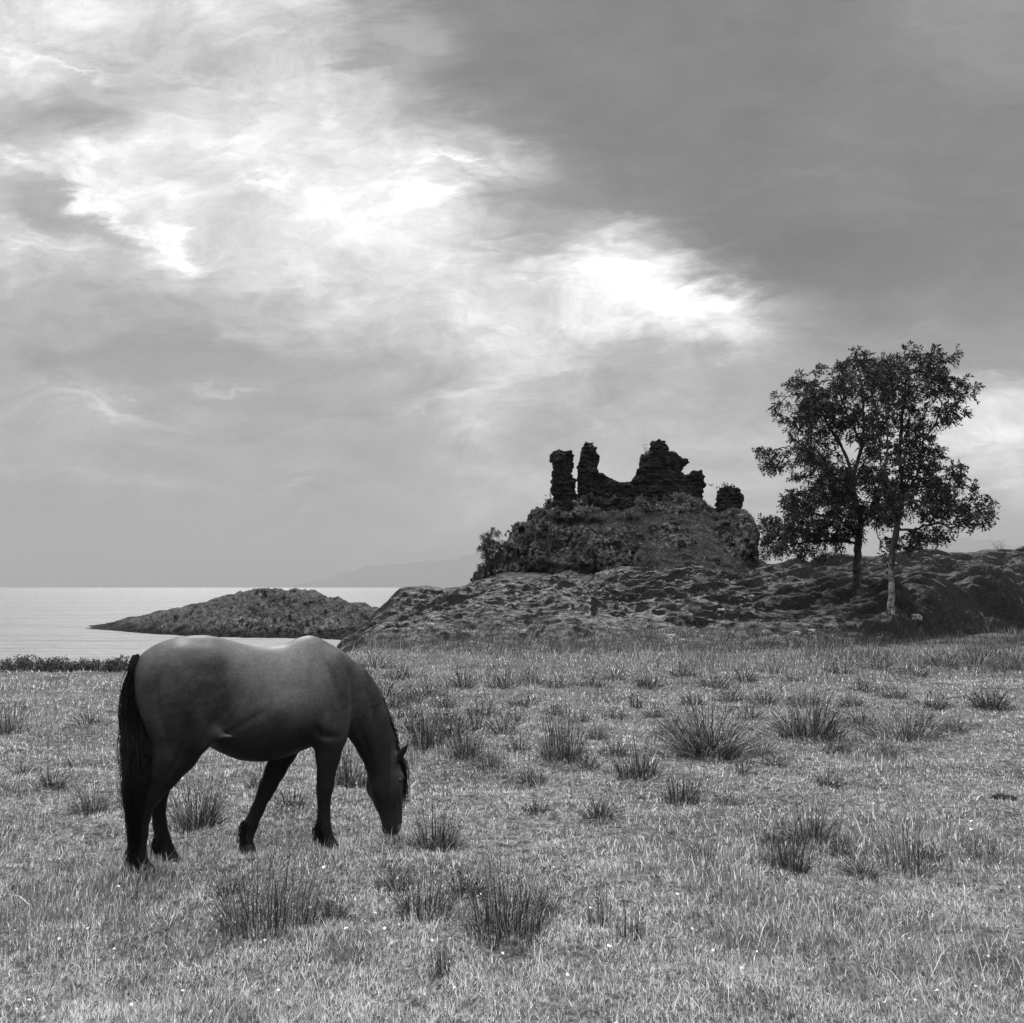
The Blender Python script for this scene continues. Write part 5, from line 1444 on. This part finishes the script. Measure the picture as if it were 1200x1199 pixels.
# ------------------------------------------------------------------ grass
def grass():
    rng = np.random.default_rng(3)
    n = 430000
    px = rng.uniform(-260, 1460, n); py = rng.uniform(762, 1330, n) 
    py = 762 + (py - 762) * np.where(rng.random(n) < 0.15, rng.random(n), 1.0)
    x, y = ground_at(px, py)
    x = x + rng.normal(size=n) * 0.01; y = y + rng.normal(size=n) * 0.02 * y / 5
    # extra blades where the hooves and the muzzle meet the turf
    hx_ = [horse_world(*q) for q in HOOVES.values()] + [horse_world(1.09, -0.05, 0)]
    ex = np.concatenate([q[0] + rng.normal(size=900) * 0.09 for q in hx_]); ey = np.concatenate([q[1] - 0.03 + rng.normal(size=900) * 0.09 for q in hx_])
    x = np.concatenate([x, ex]); y = np.concatenate([y, ey]); n = len(x)
    sh = np.interp(px_of(x, y), *SHORE_P)
    ok = (y < sh + 0.1) & (y > 1.2) & (y < 36)
    bare = smooth(0.42, 0.62, fbm(x * 3.3, y * 3.3, 4, 3, 881)) * smooth(-0.1, 0.3, fbm(x * 0.6, y * 0.6, 4, 2, 882))
    ok &= rng.random(len(x)) > 0.85 * bare            # poached, trodden spots
    x, y = x[ok], y[ok]; n = len(x)
    z = field_z(x, y)
    k = y / FOC
    p1 = fbm(x * 0.7, y * 0.7, 0, 3, 801); p2 = fbm(x * 2.6, y * 2.6, 0, 3, 811); p3 = fbm(x * 0.22, y * 0.22, 0, 2, 821)
    tall = smooth(0.15, 0.75, p1 + 0.5 * p2)
    L = (0.026 + 0.032 * rng.random(n) ** 1.5 + 0.055 * tall * rng.random(n)) * (1 + 0.5 * smooth(8, 22, y))
    L *= 1 + 1.6 * (rng.random(n) < 0.012)
    hp = np.ones(n)
    for q in hx_:
        hp = np.maximum(hp, 1 + 0.45 * np.exp(-((x - q[0]) ** 2 + (y - q[1]) ** 2) / 0.16 ** 2))
    L *= hp
    W = np.maximum(0.0030, 0.85 * k) * rng.uniform(0.6, 1.3, n)
    a = rng.uniform(0, 2 * math.pi, n); lean = rng.uniform(0.15, 1.1, n)
    d = np.stack([np.cos(a), np.sin(a), np.zeros(n)], 1)
    base = np.stack([x, y, z - 0.012], 1)
    up = np.stack([np.zeros(n), np.zeros(n), np.ones(n)], 1)
    tip = base + (up * np.cos(lean)[:, None] + d * np.sin(lean)[:, None]) * L[:, None]
    bend = up * (L * 0.16 * lean)[:, None]
    f = np.stack([np.cos(a + 1.57 + rng.normal(size=n) * 0.5), np.sin(a + 1.57), np.zeros(n)], 1)
    f[:, 0] = np.where(np.abs(f[:, 0]) < 0.35, 0.35, f[:, 0])
    t = rng.uniform(0.10, 0.46, n) * (1 + 0.28 * p2) * (1 - 0.42 * smooth(0.0, 0.7, p1 + 0.3 * p2)) * (1 + 0.16 * p3)
    t = t * (1 - 0.45 * smooth(0.2, 0.65, p2)) * (1 - 0.25 * smooth(0.1, 0.6, fbm(x * 6, y * 6, 0, 2, 861)))
    dry = rng.random(n) < 0.16
    t = np.where(dry, rng.uniform(0.45, 0.85, n), t)
    dark = rng.random(n) < 0.20
    t = np.where(dark, t * 0.3, t)
    # ranker, darker growth towards the hill
    belt = smooth(17, 23, y + 2.0 * p1) * smooth(380, 460, px_of(x, y))
    t = t * (1 - 0.28 * belt)
    V, F, T = ribbons(base, tip, bend, W, np.clip(t * GRASS_GAIN, 0.015, 0.92), f)
    o = link('grass', mesh_from('grass', V, F, M_GRASS, True, T))
    tag(o, 'pale short grass covering the field', 'grass', kind='stuff')
    # taller wild grass in the belt below the hill
    n = 70000
    px = np.concatenate([rng.uniform(395, 1500, n // 2), rng.uniform(940, 1500, n - n // 2)])
    spx = rng.uniform(-60, 1260, 26000); spy = rng.uniform(800, 1150, 26000)
    gy = np.where(px > 940, rng.uniform(19, 39, n), rng.uniform(16.0, 29.5, n))
    m_ = 9000
    px[:m_] = rng.uniform(440, 720, m_); gy[:m_] = rng.uniform(9.5, 17, m_)
    x = (px - 600) / FOC * gy; y = gy
    sx_, sy_ = ground_at(spx, spy)                          # loose stems between the clumps
    k_ = smooth(0.10, 0.55, fbm(sx_ * 0.8, sy_ * 0.8, 0, 3, 891)) > rng.random(len(sx_))
    ns_ = int(k_.sum()); n0 = n
    x = np.concatenate([x, sx_[k_]]); y = np.concatenate([y, sy_[k_]]); px = np.concatenate([px, spx[k_]]); n = len(x)
    loose = np.arange(n) >= n0
    dens = smooth(-0.25, 0.45, fbm(x * 0.5, y * 0.3, 0, 3, 841))
    foot = np.interp(px, HT[:, 0], HT[:, 1])
    dens = np.where(y < 17, dens * smooth(-0.05, 0.45, fbm(x * 1.1, y * 0.8, 0, 3, 845)), dens)
    dens = np.where(loose, 1.0, dens)
    ok = (rng.random(n) < np.where(y < 17, 0.03, 0.25) + 0.75 * dens) & (y < np.interp(px_of(x, y), *SHORE_P)) & (y < foot + 0.8)
    x, y, px, loose = x[ok], y[ok], px[ok], loose[ok]; n = len(x)
    hgt = np.where(y < 17, 0.6, 1.0) * (0.10 + 0.30 * rng.random(n) ** 1.4) * (0.5 + 0.6 * smooth(-0.3, 0.6, fbm(x * 0.9, y * 0.6, 0, 2, 851))) * (1 - 0.22 * smooth(900, 1000, px))
    z = field_z(x, y)
    a = rng.uniform(0, 2 * math.pi, n)
    d = np.stack([np.cos(a), np.sin(a), np.zeros(n)], 1)
    base = np.stack([x, y, z - 0.03], 1)
    tip = base + np.stack([np.zeros(n), np.zeros(n), hgt], 1) + d * (hgt * rng.uniform(0.05, 0.45, n))[:, None]
    bend = -d * (hgt * 0.06)[:, None]
    f = np.tile([1.0, 0.15, 0], (n, 1))
    t = np.where(rng.random(n) < 0.18, rng.uniform(0.3, 0.6, n), rng.uniform(0.05, 0.20, n))
    t = t * (1 - 0.35 * smooth(900, 1000, px))
    V, F, T = ribbons(base, tip, bend, np.maximum(0.0022, 0.62 * y / FOC) * rng.uniform(0.6, 1.2, n), t, f)
    o = link('tall_grass', mesh_from('tall_grass', V, F, M_GRASS, True, T))
    tag(o, 'darker tall wild grass in the belt below the hill', 'grass', kind='stuff')
    # rough grass on the lower hill
    n = 90000
    i = np.searchsorted(HPX, rng.uniform(430, 1300, n)); i = np.clip(i, 1, len(HPX) - 2)
    j = rng.integers(int(0.06 * len(HTT)), int(0.80 * len(HTT)), n)
    y = HY[i, j]; z = HZ[i, j]; x = (HPX[i] - 600) / FOC * y / COSP
    dens = smooth(-0.2, 0.5, fbm(x * 0.7, y * 0.7, 0, 3, 871))
    low = 1 - smooth(0.08, 0.26, HTT[j])
    ok = rng.random(n) < np.maximum(0.10 * dens, low)
    x, y, z, low, pxx = x[ok], y[ok], z[ok], low[ok], HPX[i][ok]; n = len(x)
    ct = CRAG_TURF[rng.integers(0, len(CRAG_TURF), 26000)][:5000]
    x = np.concatenate([x, ct[:, 0] + rng.normal(size=5000) * 0.03]); y = np.concatenate([y, ct[:, 1]]); z = np.concatenate([z, ct[:, 2]]); low = np.concatenate([low, np.zeros(5000)]); pxx = np.concatenate([pxx, np.full(5000, 700.0)]); n = len(x)
    hgt = rng.uniform(0.05, 0.15, n) * (1 + 0.9 * low)
    a = rng.uniform(0, 2 * math.pi, n); d = np.stack([np.cos(a), np.sin(a), np.zeros(n)], 1)
    base = np.stack([x, y, z - 0.03], 1)
    tip = base + np.stack([np.zeros(n), np.zeros(n), hgt], 1) + d * (hgt * rng.uniform(0.2, 0.9, n))[:, None]
    f = np.tile([1.0, 0.15, 0], (n, 1))
    t = np.where(rng.random(n) < 0.2, rng.uniform(0.12, 0.3, n), rng.uniform(0.03, 0.11, n)) * (1 - 0.5 * smooth(800, 960, pxx))
    V, F, T = ribbons(base, tip, d * (hgt * 0.05)[:, None], 0.8 * y / FOC * rng.uniform(0.5, 1.1, n), t, f)
    o = link('hill_grass', mesh_from('hill_grass', V, F, M_GRASS, True, T))
    tag(o, 'thin rough grass on the hummocky hillside', 'grass', kind='stuff')
GRASS_GAIN = 1.85
grass()

# ------------------------------------------------------------------ small things: flowers, stones, clods
def small_things():
    rng = np.random.default_rng(23)
    # a small white flower: stem, ring of petals and a domed centre in one head
    def head_mesh(seed):
        r = np.random.default_rng(seed)
        V, F, off = [], [], 0
        for i in range(11):
            a = i * 2 * math.pi / 11 + r.normal() * 0.08
            u = np.array([math.cos(a), math.sin(a), 0]); s = np.array([-math.sin(a), math.cos(a), 0])
            c = np.array([0, 0, 0.045])
            V += [c + u * 0.003, c + u * 0.009 + s * 0.0035 + [0, 0, 0.002], c + u * 0.013 + [0, 0, 0.003 + r.random() * 0.003], c + u * 0.009 - s * 0.0035 + [0, 0, 0.002]]
            F.append([off, off + 1, off + 2, off + 3]); off += 4
        th = np.arange(8) * 2 * math.pi / 8
        rows = [np.stack([q * np.cos(th), q * np.sin(th), 0.045 + hz + 0 * th], 1) for q, hz in ((0.0062, -0.001), (0.0058, 0.003), (0.0035, 0.006), (0.0004, 0.007))]
        k = np.arange(32).reshape(4, 8) + off; kn = np.roll(k, -1, 1)
        V = np.concatenate([np.array(V), np.concatenate(rows)])
        F = np.concatenate([np.array(F), np.stack([k[:-1].ravel(), kn[:-1].ravel(), kn[1:].ravel(), k[1:].ravel()], 1)])
        return V, F
    pm = mat_plain('white_petals', 0.85, 0.7, 0.2, 200, 0.1)
    sm = mat_plain('flower_stalk', 0.12, 0.7, 0.2)
    hv, hf = head_mesh(1)
    me_h = mesh_from('bloom', hv, hf, pm, False)
    sv, sf = tubes([np.array([[0, 0, -0.01], [0.002, 0, 0.02], [0, 0, 0.046]])], [np.array([0.0012, 0.0012, 0.001])], 5)
    me_s = mesh_from('stalk', sv, sf, sm)
    spots = [(253, 1079), (410, 1097), (440, 1063), (466, 1108), (540, 1162), (60, 1196), (32, 1170), (14, 1065), (110, 1088), (280, 1118), (140, 1040), (205, 1015), (520, 1180), (720, 1196), (660, 1143), (710, 1110), (858, 1108), (896, 1124),
             (1138, 969), (1062, 955), (790, 1052), (944, 1142), (1030, 1165), (1150, 1120), (1140, 960), (1000, 1003), (880, 1010), (556, 1052), (470, 1030), (380, 1018), (360, 1064), (416, 924), (343, 967), (366, 963), (640, 1010), (690, 1060)]
    while len(spots) < 120:
        q = (rng.uniform(0, 1200), 900 + 299 * rng.random() ** 0.8)
        if rng.random() < (1.0 if q[0] < 560 else 0.6): spots.append(q)
    for i, (px, py) in enumerate(spots):
        gx, gy = ground_at(px, py, 0.045); gx, gy = float(gx), float(gy)
        o = link('white_flower', None, loc=(gx, gy, float(field_z(np.array(gx), np.array(gy))) + 0.012))
        s = rng.uniform(0.6, 1.1) * (0.85 if i < 36 else 0.6)
        o.scale = (s, s, rng.uniform(0.8, 1.3)); o.rotation_euler = (rng.normal() * 0.35 + 0.35, rng.normal() * 0.3, rng.uniform(0, 6.28))
        tag(o, 'tiny white flower head in the short grass of the field', 'flower', 'white flowers dotting the grass')
        link('bloom', me_h, o); link('stalk', me_s, o)
    # pale stones on the hillside
    st_m = mat_rock('lichened_stone', 0.22, 0.60, 4.0)
    def stone(name, px, py, wpx, hpx, seed, label, cat, mat, group=None, on_field=False):
        if on_field:
            gx, gy = ground_at(px, py); c = (float(gx), float(gy), float(field_z(np.array(gx), np.array(gy))))
        else:
            c = hill_hit(px, py)
        k = c[1] / FOC
        rx, rz = wpx * k / 2, hpx * k / 2
        u = np.linspace(0, math.pi, 15); v = np.linspace(0, 2 * math.pi, 25)[:-1]
        S = np.stack([np.sin(u)[:, None] * np.cos(v), np.sin(u)[:, None] * np.sin(v), np.cos(u)[:, None] + 0 * v], -1)
        d = 1 + 0.28 * fbm(S[..., 0] * 1.3 + seed, S[..., 1] * 1.3, S[..., 2] * 1.3, 3, seed)
        S = np.sign(S) * np.abs(S) ** 0.75 * d[..., None] * np.array([rx, rx * 0.8, rz])
        kk = np.arange(15 * 24).reshape(15, 24); kn = np.roll(kk, -1, 1)
        F = np.stack([kk[:-1].ravel(), kk[1:].ravel(), kn[1:].ravel(), kn[:-1].ravel()], 1)
        o = link(name, mesh_from(name, S.reshape(-1, 3), F, mat, False), loc=(c[0], c[1], c[2] + rz * 0.35))
        tag(o, label, cat, group)
        return o
    g = 'pale stones lying on the hillside'
    for i, (px, py, w, hh, lab) in enumerate([
        (787, 748, 17, 7, 'wide pale lichened stone at the foot of the hill below the ruin'), (800, 753, 9, 5, 'small pale stone just right of the wide stone at the foot of the hill'),
        (933, 744, 12, 6, 'pale stone left of the ash trunks at the hill foot, left of a pair'), (951, 743, 13, 7, 'pale stone left of the ash trunks at the hill foot, right of a pair'),
        (727, 730, 8, 6, 'pale block of stone on the slope below the middle of the ruin'), (1073, 727, 14, 8, 'greyish lichened stone right of the pale ash trunk'),
        (712, 662, 6, 5, 'bright white stone at the foot of the cliff'), (815, 645, 5, 4, 'bright little stone high on the slope below the right end of the ruin'),
        (820, 649, 4, 3, 'tiny bright stone just below another on the slope below the right end of the ruin'), (560, 712, 7, 4, 'flat pale stone on the left shoulder of the hill'),
        (655, 728, 8, 4, 'flat pale stone halfway down the slope left of centre'), (880, 700, 8, 4, 'pale stone on the slope between ruin and ash trees'),
        (612, 742, 9, 5, 'pale stone low on the hillside below the left end of the ruin'), (690, 706, 6, 4, 'small pale stone halfway up the slope below the cliff'), (845, 716, 9, 5, 'pale stone low on the slope left of the dark ash trunk'), (505, 733, 9, 5, 'pale stone low on the left nose of the hill')]):
        stone('stone', px, py, w, hh, 40 + i, lab, 'stone', st_m, g)
    cm = mat_plain('dark_earth', 0.015, 0.9, 0.1, 30, 0.5)
    o = stone('clod', 1176, 938, 26, 8, 71, 'dark flattened clod lying in the grass at the right edge', 'clod', cm, None, True)
    o = stone('clod', 17, 1030, 15, 6, 72, 'small dark clod in the grass at the left edge', 'clod', cm, None, True)
small_things()

# ------------------------------------------------------------------ sea haze over the strait
def haze():
    m, N = new_mat('haze')
    v = N.n('ShaderNodeVolumePrincipled')
    v.inputs['Color'].default_value = (0.42, 0.42, 0.42, 1)
    v.inputs['Density'].default_value = HAZE
    o = N.n('ShaderNodeOutputMaterial'); N.link(v.outputs[0], o.inputs['Volume'])
    x, y0, y1, z0, z1 = 16200, -300, 16200, -6.0, 720.0
    V = np.array([(a, b, c) for a in (-x, x) for b in (y0, y1) for c in (z0, z1)], float)
    F = np.array([(0, 1, 3, 2), (4, 6, 7, 5), (0, 4, 5, 1), (2, 3, 7, 6), (0, 2, 6, 4), (1, 5, 7, 3)])
    o = link('haze', mesh_from('haze', V, F, m, False))
    tag(o, 'pale sea haze fading the far mountains', 'haze', kind='stuff')
HAZE = 0.5 / 13000 * 4.4
if HAZE > 0: haze()
